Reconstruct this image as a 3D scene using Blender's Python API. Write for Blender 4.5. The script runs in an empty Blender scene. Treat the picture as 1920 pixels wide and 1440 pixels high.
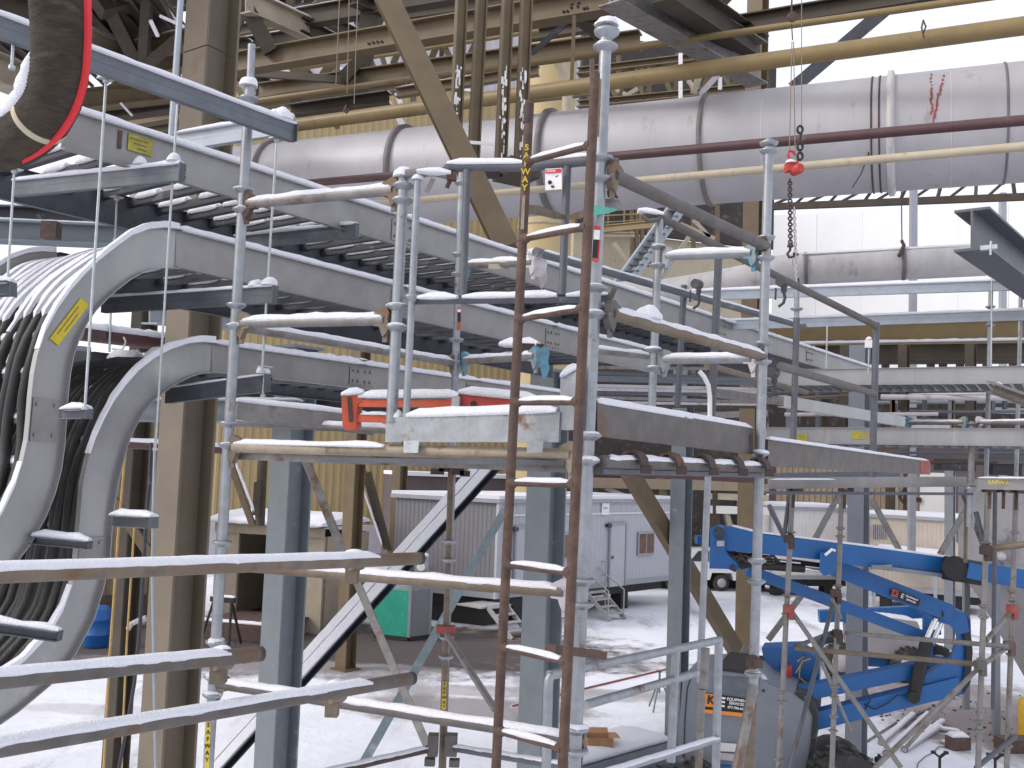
import bpy, math, random
from mathutils import Vector as Vec, Matrix
from mathutils import noise as mnoise
random.seed(7)
S = bpy.context.scene
COL = S.collection
# ---------------------------------------------------------------- camera
F = 1900.0                       # focal length in pixels of a 1920 px wide picture
CAMZ = 4.9
PITCH = math.atan2(150.0, F)
ROLL = 0.037
R3 = Matrix.Rotation(math.radians(90) + PITCH, 3, 'X') @ Matrix.Rotation(ROLL, 3, 'Z')
cam = bpy.data.cameras.new('camera'); camo = bpy.data.objects.new('camera', cam); COL.objects.link(camo)
cam.sensor_width = 36.0; cam.lens = 36.0 * F / 1920.0; cam.clip_start = 0.05; cam.clip_end = 2000
camo.matrix_world = Matrix.Translation((0, 0, CAMZ)) @ R3.to_4x4()
S.camera = camo
# ---------------------------------------------------------------- sky, sun, exposure
SUN_AZ, SUN_EL = math.radians(-106), math.radians(36)     # from the left, a little behind, veiled by cloud
w = bpy.data.worlds.new('World'); S.world = w; w.use_nodes = True
nt = w.node_tree; nt.nodes.clear()
sky = nt.nodes.new('ShaderNodeTexSky'); sky.sky_type = 'NISHITA'; sky.sun_disc = False
sky.sun_elevation = SUN_EL; sky.sun_rotation = SUN_AZ; sky.dust_density = 4.0; sky.air_density = 1.0; sky.altitude = 200
cloud = nt.nodes.new('ShaderNodeRGB'); cloud.outputs[0].default_value = (11.3, 11.3, 12.0, 1)
mx = nt.nodes.new('ShaderNodeMix'); mx.data_type = 'RGBA'; mx.inputs[0].default_value = 0.5
bg = nt.nodes.new('ShaderNodeBackground'); bg.inputs[1].default_value = 0.15
out = nt.nodes.new('ShaderNodeOutputWorld')
nt.links.new(sky.outputs[0], mx.inputs[6]); nt.links.new(cloud.outputs[0], mx.inputs[7])
nt.links.new(mx.outputs[2], bg.inputs[0]); nt.links.new(bg.outputs[0], out.inputs[0])
sl = bpy.data.lights.new('sun', 'SUN'); sl.energy = 1.3; sl.angle = math.radians(14); sl.color = (1, .985, .96)
slo = bpy.data.objects.new('sun', sl); COL.objects.link(slo)
sd = Vec((math.sin(SUN_AZ) * math.cos(SUN_EL), math.cos(SUN_AZ) * math.cos(SUN_EL), math.sin(SUN_EL)))
slo.rotation_euler = sd.to_track_quat('Z', 'Y').to_euler(); slo.location = (0, 0, 60)
S.view_settings.view_transform = 'Standard'; S.view_settings.look = 'None'
S.view_settings.gamma = 1; S.view_settings.use_curve_mapping = False
S.view_settings.exposure = 0.10
S.cycles.max_bounces = 5; S.cycles.diffuse_bounces = 3; S.cycles.glossy_bounces = 2; S.cycles.caustics_reflective = False

# ---------------------------------------------------------------- picture measurements -> places
Z = Vec((0, 0, 1))
C0 = Vec((0, 0, CAMZ))
def ray(x, y): return R3 @ Vec(((x - 960) / F, (720 - y) / F, -1))
def P(x, y, Y):
    d = ray(x, y); return C0 + d * (Y / d.y)
def PZ(x, y, z):                 # where the sight line meets height z
    d = ray(x, y); return C0 + d * ((z - CAMZ) / d.z)
def hor(x): return 870 + 0.037 * (x - 960)
def hd(x):
    d = ray(x, hor(x)); return Vec((d.x, d.y, 0)).normalized()
UD = hd(2450); VD = Vec((-UD.y, UD.x, 0))      # along the trays (away, right) / across them (away, left)
def onpl(x, y, o, d):            # sight line meets the vertical plane through o along d
    r = ray(x, y); n = Vec((-d.y, d.x, 0)); return C0 + r * ((o - C0).dot(n) / r.dot(n))
def yv(x, x1, Y1, vp): return Y1 * (vp - x1) / (vp - x)

# ---------------------------------------------------------------- materials
MT = {}
def M(name, col, rough=.6, metal=0., var=.18, scale=7., spot=None, amt=.0, bump=.12, stretch=None, sscale=4.):
    m = bpy.data.materials.new(name); m.use_nodes = True; t = m.node_tree; N = t.nodes; L = t.links
    b = N['Principled BSDF']; b.inputs['Roughness'].default_value = rough; b.inputs['Metallic'].default_value = metal
    tc = N.new('ShaderNodeTexCoord'); src = tc.outputs['Object']
    if stretch:
        mp = N.new('ShaderNodeMapping'); mp.inputs['Scale'].default_value = stretch; L.new(src, mp.inputs[0]); src = mp.outputs[0]
    oi = N.new('ShaderNodeObjectInfo'); va = N.new('ShaderNodeVectorMath'); va.operation = 'ADD'
    ml = N.new('ShaderNodeMath'); ml.operation = 'MULTIPLY'; ml.inputs[1].default_value = 37; L.new(oi.outputs['Random'], ml.inputs[0])
    L.new(src, va.inputs[0]); L.new(ml.outputs[0], va.inputs[1]); src = va.outputs[0]
    n = N.new('ShaderNodeTexNoise'); n.inputs['Scale'].default_value = scale; n.inputs['Detail'].default_value = 6; n.inputs['Roughness'].default_value = .65
    L.new(src, n.inputs[0])
    r = N.new('ShaderNodeValToRGB'); L.new(n.outputs[0], r.inputs[0])
    r.color_ramp.elements[0].position = .3; r.color_ramp.elements[1].position = .72
    r.color_ramp.elements[0].color = [c * (1 - var) for c in col] + [1]; r.color_ramp.elements[1].color = [min(1, c * (1 + var)) for c in col] + [1]
    o = r.outputs[0]
    if spot:
        n2 = N.new('ShaderNodeTexNoise'); n2.inputs['Scale'].default_value = sscale; n2.inputs['Detail'].default_value = 8; n2.inputs['Roughness'].default_value = .7
        L.new(src, n2.inputs[0]); r2 = N.new('ShaderNodeValToRGB'); L.new(n2.outputs[0], r2.inputs[0])
        r2.color_ramp.elements[0].position = .62 - amt * .35; r2.color_ramp.elements[1].position = .70 - amt * .25
        mm = N.new('ShaderNodeMix'); mm.data_type = 'RGBA'; L.new(r2.outputs[0], mm.inputs[0]); L.new(o, mm.inputs[6]); mm.inputs[7].default_value = list(spot) + [1]
        o = mm.outputs[2]
    L.new(o, b.inputs['Base Color'])
    if bump:
        n3 = N.new('ShaderNodeTexNoise'); n3.inputs['Scale'].default_value = scale * 6; n3.inputs['Detail'].default_value = 4; L.new(src, n3.inputs[0])
        bp = N.new('ShaderNodeBump'); bp.inputs['Strength'].default_value = bump; bp.inputs['Distance'].default_value = .01
        L.new(n3.outputs[0], bp.inputs['Height']); L.new(bp.outputs[0], b.inputs['Normal'])
    MT[name] = m; return m
RU = (.15, .065, .035)
M('galv', (.28, .295, .315), .38, .5, .2, 14, RU, .05, .08)
M('galv_dull', (.20, .19, .18), .5, .3, .25, 12, (.13, .08, .05), .22, .1)
M('galv_dark', (.085, .09, .105), .5, .25, .22, 8, (.07, .06, .06), .15)
M('grey_paint', (.09, .094, .106), .5, 0, .18, 9, (.30, .29, .29), .02)
M('tube_tan', (.15, .118, .085), .6, .1, .3, 16, (.14, .075, .04), .28, .15)
M('cream', (.30, .25, .18), .6, 0, .2, 12, (.16, .09, .05), .22, .15, sscale=7)
M('tube_grey', (.105, .095, .088), .6, .15, .25, 12, (.12, .07, .04), .2, .15)
M('rust', (.088, .052, .038), .8, 0, .4, 18, (.07, .045, .04), .3, .4)
M('rust_dark', (.06, .04, .035), .8, 0, .35, 14, (.12, .06, .035), .2, .3)
M('alu', (.32, .315, .315), .33, .6, .1, 5, (.42, .40, .39), .12, .03, stretch=(1, 1, .4))
M('alu_dull', (.26, .25, .245), .4, .5, .15, 5, (.25, .23, .22), .15, .04)
M('strut', (.115, .128, .145), .45, .3, .2, 10, (.12, .12, .13), .2, .06)
M('strut_light', (.33, .36, .40), .45, .3, .12, 8, (.33, .35, .4), .15, .05)
M('rod', (.42, .45, .46), .4, .5, .15, 30, None, 0, .2)
M('snow', (.73, .73, .775), .85, 0, .05, 26, None, 0, .7)
M('tan_steel', (.125, .09, .048), .6, 0, .2, 3, (.14, .095, .055), .12, .05)
M('tan_light', (.36, .30, .225), .6, 0, .14, 3, (.25, .17, .1), .04, .05)
M('brown_steel', (.050, .037, .024), .7, 0, .25, 3, (.06, .045, .035), .15, .05)
M('pipe_tan', (.20, .14, .055), .5, 0, .14, 3, (.16, .10, .05), .08, .05)
M('pipe_cream', (.42, .36, .26), .5, 0, .12, 4, (.33, .22, .12), .12, .04)
M('pipe_brown', (.075, .032, .033), .5, 0, .2, 5, (.12, .07, .06), .06, .04)
M('duct', (.40, .385, .395), .5, .2, .08, 2.2, (.32, .30, .295), .05, .03, stretch=(1, 1, .3))
M('duct_old', (.50, .485, .475), .6, .1, .14, 3, (.33, .31, .31), .14, .12, stretch=(1, 1, .25))
M('duct_band', (.16, .145, .14), .6, .2, .2, 6)
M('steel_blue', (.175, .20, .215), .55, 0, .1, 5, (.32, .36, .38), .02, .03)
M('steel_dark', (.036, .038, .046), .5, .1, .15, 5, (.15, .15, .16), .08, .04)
M('green_grey', (.15, .19, .20), .6, 0, .2, 8, (.28, .3, .32), .1)
M('yellow_siding', (.38, .29, .145), .6, 0, .07, 1.2, (.5, .34, .13), .06, .02, stretch=(1, 1, .2))
M('lilac_siding', (.46, .44, .48), .6, 0, .08, 1.2, (.40, .38, .42), .1, .02)
M('mauve_wall', (.10, .078, .08), .7, 0, .12, 1.5)
M('tan_siding', (.26, .20, .14), .7, 0, .15, 1.5, (.22, .17, .12), .12, .03, stretch=(1, 1, .2))
M('white_wall', (.82, .82, .80), .6, 0, .04, .4, None, 0, .02)
M('tan_column', (.15, .12, .086), .6, 0, .15, 2, (.14, .1, .06), .06, .04)
M('dark_wall', (.04, .032, .030), .8, 0, .3, .8, (.11, .085, .06), .2)
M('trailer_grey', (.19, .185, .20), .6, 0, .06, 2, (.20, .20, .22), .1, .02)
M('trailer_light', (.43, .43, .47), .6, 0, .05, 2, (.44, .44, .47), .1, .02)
M('trailer_white', (.66, .64, .62), .6, 0, .06, 2, (.55, .52, .48), .12, .02)
M('trailer_beige', (.44, .385, .32), .6, 0, .08, 2, (.44, .38, .31), .12, .02)
M('trim', (.30, .31, .34), .5, 0, .08, 4)
M('glass_brown', (.16, .09, .07), .2, 0, .3, 6)
M('glass_dark', (.03, .035, .04), .15, 0, .2, 4)
M('black', (.014, .013, .013), .6, 0, .3, 8)
M('rubber', (.035, .033, .033), .85, 0, .3, 12, (.14, .14, .145), .2, .4)
M('cable', (.011, .0095, .009), .5, 0, .4, 20, (.03, .023, .02), .1, .3)
M('lift_blue', (.007, .098, .30), .42, 0, .1, 3, (.018, .075, .2), .12, .03)
M('lift_grey', (.19, .205, .235), .5, 0, .1, 3, (.20, .20, .21), .12, .04)
M('bollard_yellow', (.55, .34, .03), .55, 0, .12, 10)
M('orange', (.80, .25, .03), .55, 0, .12, 20)
M('red', (.45, .045, .035), .5, 0, .2, 15, (.36, .12, .06), .2, .1)
M('red_tape', (.62, .02, .03), .5, 0, .08, 15)
M('red_orange', (.48, .075, .028), .55, 0, .18, 14, (.30, .11, .05), .12, .1)
M('red_rust', (.28, .05, .04), .6, 0, .25, 15, (.2, .12, .1), .3, .1)
M('yellow', (.58, .44, .02), .5, 0, .1, 20, (.35, .3, .05), .15)
M('yellow_faded', (.34, .29, .035), .6, 0, .25, 25, (.25, .22, .1), .25, .1)
M('white_plate', (.78, .77, .76), .5, 0, .05, 20, (.6, .58, .56), .08)
M('green', (.010, .27, .19), .55, 0, .15, 3, (.05, .33, .26), .15, .05)
M('green_tag', (.10, .42, .30), .6, 0, .1, 15)
M('blue_clamp', (.10, .24, .32), .6, .1, .3, 20, (.28, .26, .23), .35, .2)
M('blue_plastic', (.01, .10, .33), .45, 0, .1, 5)
M('hose', (.045, .034, .022), .9, 0, .5, 26, (.15, .105, .06), .18, .8, stretch=(.5, .5, 2.2))
M('rope', (.45, .30, .11), .9, 0, .2, 30)
M('rope_grey', (.22, .17, .13), .9, 0, .2, 30)
M('cardboard', (.36, .20, .10), .8, 0, .1, 6)
M('wood', (.10, .065, .055), .85, 0, .3, 6)
M('conduit', (.46, .42, .44), .6, 0, .12, 8, (.28, .25, .26), .2)
M('truck_white', (.80, .81, .82), .3, 0, .03, 3)
M('chrome', (.75, .74, .75), .2, .8, .05, 6)
M('stair_grey', (.42, .40, .40), .6, .1, .15, 8)
M('hopper', (.33, .32, .33), .6, 0, .1, 1.5, (.27, .25, .25), .15, .03)

# ---------------------------------------------------------------- mesh builder
def frame(d, up=Z):
    d = d.normalized(); s = d.cross(up)
    if s.length < 1e-4: s = d.cross(Vec((0, 1, 0)))
    s.normalize(); return d, s, s.cross(d).normalized()
class MB:
    def __init__(s): s.v = []; s.f = []; s.sm = []
    def add(s, vs, fs, sm=False):
        o = len(s.v); s.v += [tuple(x) for x in vs]
        for q in fs: s.f.append([i + o for i in q]); s.sm.append(sm)
        return s
    def tube(s, p, q, r, n=10, r2=None, caps=True):
        p = Vec(p); q = Vec(q); d, a, b = frame(q - p); r2 = r if r2 is None else r2; vs = []
        for c, rr in ((p, r), (q, r2)):
            for i in range(n):
                t = 2 * math.pi * i / n; vs.append(c + (a * math.cos(t) + b * math.sin(t)) * rr)
        s.add(vs, [(i, (i + 1) % n, n + (i + 1) % n, n + i) for i in range(n)], True)
        if caps: s.add(vs[:n], [tuple(range(n - 1, -1, -1))]); s.add(vs[n:], [tuple(range(n))])
        return s
    def path(s, pts, r, n=8, rs=None):
        pts = [Vec(p) for p in pts]; vs = []; k = len(pts); u = None
        for i, p in enumerate(pts):
            d = (pts[min(i + 1, k - 1)] - pts[max(i - 1, 0)]).normalized()
            if u is None: _, a, u = frame(d)
            a = d.cross(u); a = a.normalized(); u = a.cross(d).normalized(); rr = rs[i] if rs else r
            for j in range(n):
                t = 2 * math.pi * j / n; vs.append(p + (a * math.cos(t) + u * math.sin(t)) * rr)
        fs = [(i * n + j, i * n + (j + 1) % n, (i + 1) * n + (j + 1) % n, (i + 1) * n + j) for i in range(k - 1) for j in range(n)]
        s.add(vs, fs, True); s.add(vs[:n], [tuple(range(n - 1, -1, -1))]); s.add(vs[-n:], [tuple(range(n))]); return s
    def box(s, p, q, wd, h, up=Z):
        p = Vec(p); q = Vec(q); d, a, b = frame(q - p, up); vs = []
        for c in (p, q):
            for i, j in ((-1, -1), (1, -1), (1, 1), (-1, 1)): vs.append(c + a * (wd / 2 * i) + b * (h / 2 * j))
        return s.add(vs, [(3, 2, 1, 0), (4, 5, 6, 7), (0, 1, 5, 4), (1, 2, 6, 5), (2, 3, 7, 6), (3, 0, 4, 7)])
    def cub(s, c, ex, ey, ez):       # centre and three half-edge vectors
        vs = [c + ex * i + ey * j + ez * k for k in (-1, 1) for i, j in ((-1, -1), (1, -1), (1, 1), (-1, 1))]
        return s.add(vs, [(3, 2, 1, 0), (4, 5, 6, 7), (0, 1, 5, 4), (1, 2, 6, 5), (2, 3, 7, 6), (3, 0, 4, 7)])
    def prism(s, poly, vec):
        n = len(poly); vs = [Vec(p) for p in poly] + [Vec(p) + vec for p in poly]
        return s.add(vs, [tuple(range(n)), tuple(range(2 * n - 1, n - 1, -1))] + [((i + 1) % n, i, n + i, n + (i + 1) % n) for i in range(n)])
    def strip(s, A, B, T):           # a ribbon between two edges, thickened by T (a vector, or one per station)
        n = len(A); T = T if isinstance(T, list) else [T] * n
        vs = []
        for i in range(n): vs += [Vec(A[i]), Vec(B[i]), Vec(B[i]) + T[i], Vec(A[i]) + T[i]]
        fs = []
        for i in range(n - 1):
            a, b = 4 * i, 4 * i + 4
            for j in range(4): fs.append((a + j, a + (j + 1) % 4, b + (j + 1) % 4, b + j))
        fs += [(3, 2, 1, 0), tuple(4 * (n - 1) + j for j in range(4))]
        return s.add(vs, fs)
    def ibeam(s, p, q, h, wd, tf, tw, up=Z):
        p = Vec(p); q = Vec(q); d, a, b = frame(q - p, up)
        for k in (-1, 1): o = b * (k * (h - tf) / 2); s.box(p + o, q + o, wd, tf, up)
        return s.box(p, q, tw, h - 2 * tf, up)
    def chan(s, p, q, h, wd, t, side=1, up=Z):   # web on the line, two lips to one side
        p = Vec(p); q = Vec(q); d, a, b = frame(q - p, up); s.box(p, q, t, h, up)
        for k in (-1, 1): o = b * (k * (h - t) / 2) + a * (side * (wd / 2 + t / 2)); s.box(p + o, q + o, wd, t, up)
        return s
    def lathe(s, c, ax, prof, n=12):
        c = Vec(c); d, a, b = frame(ax); vs = []
        for r, t in prof:
            for i in range(n):
                th = 2 * math.pi * i / n; vs.append(c + d * t + (a * math.cos(th) + b * math.sin(th)) * r)
        k = len(prof)
        s.add(vs, [(i * n + j, i * n + (j + 1) % n, (i + 1) * n + (j + 1) % n, (i + 1) * n + j) for i in range(k - 1) for j in range(n)], True)
        s.add(vs[:n], [tuple(range(n - 1, -1, -1))]); s.add(vs[-n:], [tuple(range(n))]); return s
    def snow(s, p, q, wd, h, step=.05, lump=.5):
        p = Vec(p); q = Vec(q); L = (q - p).length
        if L < .01: return s
        k = max(3, min(70, int(L / step))); d, a, b = frame(q - p); vs = []; m = 7
        for i in range(k + 1):
            t = i / k; c = p.lerp(q, t)
            nz = mnoise.noise(c * 9.0) * .6 + mnoise.noise(c * 31.0) * .35
            hh = h * (1 + lump * nz); ww = wd / 2 * (1 + .05 * mnoise.noise(c * 14.0 + Vec((5, 1, 3))) + .05 * mnoise.noise(c * 47.0))
            e = min(1, (min(t, 1 - t) * L / max(h, .01) * 1.6 + .3) ** .6); hh *= e
            for j in range(m):
                th = math.pi * (j / (m - 1) * 1.12 - .06)
                vs.append(c + a * (math.cos(th) * ww) + Z * (math.sin(th) * hh))
        fs = [(i * m + j, (i + 1) * m + j, (i + 1) * m + j + 1, i * m + j + 1) for i in range(k) for j in range(m - 1)]
        fs += [(i * m + m - 1, (i + 1) * m + m - 1, (i + 1) * m, i * m) for i in range(k)]
        s.add(vs, fs, True); s.add(vs[:m], [tuple(range(m))]); s.add(vs[-m:], [tuple(range(m - 1, -1, -1))]); return s
    def mound(s, c, r, h, n=10):
        prof = [(r * math.cos(t), h * math.sin(t)) for t in [i * math.pi / 2 / 5 * .98 for i in range(6)]]
        o = len(s.v); s.lathe(c, Z, prof, n)
        for i in range(o, len(s.v)):
            v = Vec(s.v[i]); g = 1 + .22 * mnoise.noise(v * 25); dv = v - Vec(c); s.v[i] = tuple(Vec(c) + dv * g)
        return s
ORG = {}
def _mk(name, mb, mat):
    vs = mb.v; n = len(vs)
    c = Vec([(min(v[k] for v in vs) + max(v[k] for v in vs)) / 2 for k in range(3)])
    me = bpy.data.meshes.new(name); me.from_pydata([(v[0] - c.x, v[1] - c.y, v[2] - c.z) for v in vs], [], mb.f)
    me.polygons.foreach_set('use_smooth', mb.sm)
    me.materials.append(MT[mat]); me.update()
    return me, c
def link(name, me, c, par=None):
    o = bpy.data.objects.new(name, me); COL.objects.link(o)
    if par: o.parent = par; o.location = c - ORG[par.name]
    else: o.location = c
    ORG[o.name] = Vec(c); return o
def part(par, name, mb, mat, label=None):
    me, c = _mk(name, mb, mat); o = link(name, me, c, par)
    if label: o['label'] = label
    return o
def tag(o, label, cat, group=None):
    o['label'] = label; o['category'] = cat
    if group: o['group'] = group
    return o
def thing(name, label, cat, loc, group=None):
    o = bpy.data.objects.new(name, None); COL.objects.link(o); o.location = loc; o.empty_display_size = .1; ORG[o.name] = Vec(loc)
    return tag(o, label, cat, group)
def solo(name, label, cat, mb, mat, group=None): return tag(part(None, name, mb, mat), label, cat, group)
def struct(name, mb, mat):
    o = part(None, name, mb, mat); o['kind'] = 'structure'; return o
def tsnow(par, p, q, r, h=.016, **k):          # snow lying along the top of a tube
    up = Z * (r * .42); return part(par, 'snow', MB().snow(Vec(p) + up, Vec(q) + up, r * 1.9, r * .55 + h * .62, **k), 'snow')
def bsnow(par, p, q, wd, h, **k): return part(par, 'snow', MB().snow(p, q, wd, h, **k), 'snow')
def text(par, body, c, right, up, size, mat, name='lettering', bold=0):
    cu = bpy.data.curves.new(name, 'FONT'); cu.body = body; cu.size = size; cu.align_x = 'CENTER'; cu.align_y = 'CENTER'; cu.extrude = .0008; cu.offset = bold
    tmp = bpy.data.objects.new(name, cu); me = bpy.data.meshes.new_from_object(tmp); me.materials.clear(); me.materials.append(MT[mat])
    bpy.data.objects.remove(tmp); bpy.data.curves.remove(cu); o = bpy.data.objects.new(name, me); COL.objects.link(o); ORG[o.name] = Vec(c)
    x = right.normalized(); z = x.cross(up).normalized(); y = z.cross(x)
    o.matrix_world = Matrix.Translation(c) @ Matrix((x, y, z)).transposed().to_4x4()
    if par: o.parent = par; o.location = Vec(c) - ORG[par.name]; o.rotation_euler = Matrix((x, y, z)).transposed().to_euler()
    return o
def ribbed(mb, a, b, z0, z1, pitch, depth, n):   # one corrugated sheet from a to b; n is its outward side
    L = (b - a).length; d = (b - a).normalized(); k = max(1, round(L / pitch)); pl = L / k; A = []
    for i in range(k):
        for t, e in ((0, 0), (.42, 0), (.54, 1), (.88, 1)): A.append(a + d * (pl * (i + t)) + n * (depth * e))
    A.append(b)
    lo = [v + Z * (z0 - v.z) for v in A]; hi = [v + Z * (z1 - v.z) for v in A]
    return mb.strip(lo, hi, n * -.01)
# ================================================================= GROUND
def ground():
    m = bpy.data.materials.new('trodden_snow'); m.use_nodes = True; t = m.node_tree; N = t.nodes; L = t.links; b = N['Principled BSDF']
    b.inputs['Roughness'].default_value = .8
    tc = N.new('ShaderNodeTexCoord'); src = tc.outputs['Object']
    def nz(sc, det=6, stretch=None):
        s_ = src
        if stretch:
            mp = N.new('ShaderNodeMapping'); mp.inputs['Scale'].default_value = stretch[0]; mp.inputs['Rotation'].default_value = (0, 0, stretch[1]); L.new(src, mp.inputs[0]); s_ = mp.outputs[0]
        n = N.new('ShaderNodeTexNoise'); n.inputs['Scale'].default_value = sc; n.inputs['Detail'].default_value = det; n.inputs['Roughness'].default_value = .65; L.new(s_, n.inputs[0]); return n.outputs[0]
    def ramp(i, a, c):
        r = N.new('ShaderNodeMapRange'); r.interpolation_type = 'SMOOTHSTEP'; r.inputs[1].default_value = a; r.inputs[2].default_value = c; L.new(i, r.inputs[0]); return r.outputs[0]
    def mix(f, a, c):
        q = N.new('ShaderNodeMix'); q.data_type = 'RGBA'
        for k, v in ((0, f), (6, a), (7, c)):
            if isinstance(v, tuple): q.inputs[k].default_value = v
            elif isinstance(v, float): q.inputs[k].default_value = v
            else: L.new(v, q.inputs[k])
        return q.outputs[2]
    def ma(op, a, c):
        q = N.new('ShaderNodeMath'); q.operation = op
        for k, v in ((0, a), (1, c)):
            if isinstance(v, float): q.inputs[k].default_value = v
            else: L.new(v, q.inputs[k])
        return q.outputs[0]
    col = mix(ramp(nz(1.1), .35, .7), (.72, .73, .79, 1), (.79, .80, .855, 1))
    tr = ma('MULTIPLY', ramp(nz(.55, 8, ((1, .22, 1), .55)), .50, .64), ramp(nz(.16, 3), .36, .56))
    col = mix(ma('MULTIPLY', tr, .75), col, (.30, .29, .31, 1))
    edge = nz(1.4, 7)
    for px, py, rx, ry, cc, st in ((870, 1192, 2.2, .9, (.36, .27, .20, 1), .8), (760, 1232, 4.5, .8, (.15, .14, .15, 1), .8), (880, 1330, 1.6, .7, (.20, .175, .17, 1), .8), (620, 1203, 5.0, 2.0, (.085, .07, .07, 1), 1.0), (430, 1214, 6.0, 2.0, (.075, .058, .058, 1), 1.0),
                               (520, 1250, 3, .5, (.36, .34, .35, 1), .6), (1820, 1330, 1.7, 2.2, (.23, .19, .19, 1), .85), (1900, 1370, 1.2, 1.2, (.22, .19, .19, 1), .85), (1000, 1300, 2.6, .35, (.33, .31, .32, 1), .7), (1180, 1300, 2.2, .25, (.34, .32, .33, 1), .7), (180, 1330, .9, .25, (.5, .48, .5, 1), .6), (1660, 1225, 3, .5, (.4, .37, .38, 1), .7)):
        c = PZ(px, py, 0)
        sb = N.new('ShaderNodeVectorMath'); sb.operation = 'SUBTRACT'; L.new(src, sb.inputs[0]); sb.inputs[1].default_value = c
        dv = N.new('ShaderNodeVectorMath'); dv.operation = 'DIVIDE'; L.new(sb.outputs[0], dv.inputs[0]); dv.inputs[1].default_value = (rx * 1.9, ry * 2.0, 1)
        ln = N.new('ShaderNodeVectorMath'); ln.operation = 'LENGTH'; L.new(dv.outputs[0], ln.inputs[0])
        v = ma('SUBTRACT', ln.outputs['Value'], ma('MULTIPLY', edge, 1.1))
        col = mix(ma('MULTIPLY', ramp(ma('MULTIPLY', v, -1.0), -.45, -.05), st), col, cc)
    L.new(col, b.inputs['Base Color'])
    bp = N.new('ShaderNodeBump'); bp.inputs['Strength'].default_value = .6; bp.inputs['Distance'].default_value = .08
    L.new(ma('ADD', nz(2.2, 8), ma('MULTIPLY', tr, -.4)), bp.inputs['Height']); L.new(bp.outputs[0], b.inputs['Normal'])
    MT['ground'] = m
    g = MB(); g.add([(-500, -200, 0), (500, -200, 0), (500, 900, 0), (-500, 900, 0)], [(0, 1, 2, 3)])
    me = bpy.data.meshes.new('ground'); me.from_pydata(g.v, [], g.f); me.materials.append(m)
    o = bpy.data.objects.new('ground', me); COL.objects.link(o); o['kind'] = 'structure'; ORG['ground'] = Vec((0, 0, 0))
ground()

# ================================================================= BUILDINGS FAR BACK
def shed_wall(par, a, b, z0, z1, mat, pitch, depth, n, wide=1.0):      # a wall made of separate corrugated sheets
    L = (b - a).length; k = max(1, round(L / wide)); me0 = None
    for i in range(k):
        p, q = a.lerp(b, i / k), a.lerp(b, (i + 1) / k)
        if me0 is None:
            o = part(par, 'siding_panel', ribbed(MB(), p, q, z0, z1, pitch, depth, n), mat); me0 = o.data; off = ORG[o.name] - p
        else: link('siding_panel', me0, p + off, par)
def flat(v): return Vec((v.x, v.y, 0))
# the yellow ribbed building
a0, a1 = flat(P(395, 900, 46)), flat(P(1070, 900, 52))
d_ = (a1 - a0).normalized(); n_ = Vec((d_.y, -d_.x, 0))
zy = P(700, 140, 48).z; zt = P(700, -60, 48).z
yb = thing('process_building', 'tall yellow ribbed metal building with pale lilac upper siding far behind the scaffold', 'building', a0.lerp(a1, .5))
shed_wall(yb, a0, a1, 0.02, zy, 'yellow_siding', .34, .05, n_, 1.02)
shed_wall(yb, a0, a1, zy + .12, zt, 'lilac_siding', .5, .06, n_, 2.0)
part(yb, 'flashing', MB().box(a0 + Z * (zy + .06) + n_ * .05, a1 + Z * (zy + .06) + n_ * .05, .16, .12), 'white_plate')
part(yb, 'base_curb', MB().box(a0 + Z * .9 + n_ * .25, a1 + Z * .9 + n_ * .25, .5, 1.75), 'lilac_siding')
part(yb, 'rear_wall', MB().prism([a0 - n_ * .1, a1 - n_ * .1, a1 - n_ * 8, a0 - n_ * 8], Z * zt), 'lilac_siding')
for px in (586, 1006):      # little wall boxes
    part(yb, 'wall_box', MB().cub(P(px, 978, 45.5) , Vec((.14, 0, 0)), Vec((0, .1, 0)), Vec((0, 0, .17))), 'rust_dark')
# tan warehouse on the left behind the blue drum
c0, c1 = flat(P(-220, 1100, 27)), flat(P(372, 1100, 31))
d2 = (c1 - c0).normalized(); n2 = Vec((d2.y, -d2.x, 0))
tw = thing('tan_warehouse', 'tan ribbed warehouse wall behind the blue drum at far left', 'building', c0.lerp(c1, .5))
shed_wall(tw, c0, c1, .05, 7.2, 'tan_siding', .3, .05, n2, 1.2)
part(tw, 'base_course', MB().box(c0 + Z * .35 + n2 * .12, c1 + Z * .35 + n2 * .12, .2, .7), 'wood')
part(tw, 'roof', MB().prism([c0 + Z * 7.2 + n2 * .2, c1 + Z * 7.2 + n2 * .2, c1 + Z * 7.9 - n2 * 7, c0 + Z * 7.9 - n2 * 7], Z * .15), 'snow')
for px in (258, 330): part(tw, 'wall_post', MB().box(flat(P(px, 1100, 28.6)) + Z * .05, flat(P(px, 1100, 28.6)) + Z * 7, .28, .2, n2), 'tan_steel')
# dark backdrop building, added to give darkness between the overhead steel
e0, e1 = flat(P(1078, 500, 41)), flat(P(1446, 500, 44))
d3 = (e1 - e0).normalized(); n3 = Vec((d3.y, -d3.x, 0))
db = thing('dark_building', 'dark brown backdrop building behind the big silver pipe', 'building', e0.lerp(e1, .5))
ztop = P(1200, 82, 42).z; zmid = P(1200, 440, 42).z
part(db, 'wall', MB().box(e0 + Z * (ztop + zmid) / 2, e1 + Z * (ztop + zmid) / 2, .3, ztop - zmid), 'dark_wall')
zl = P(1200, 600, 42).z
part(db, 'lower_wall', MB().box(e0 + Z * (zmid + zl) / 2 - n3 * .4, e1 + Z * (zmid + zl) / 2 - n3 * .4, .3, zmid - zl), 'pipe_cream')
part(db, 'lower_dark_wall', MB().box(e0 + Z * zl / 2 - n3 * .2, e1 + Z * zl / 2 - n3 * .2, .3, zl), 'dark_wall')
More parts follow.
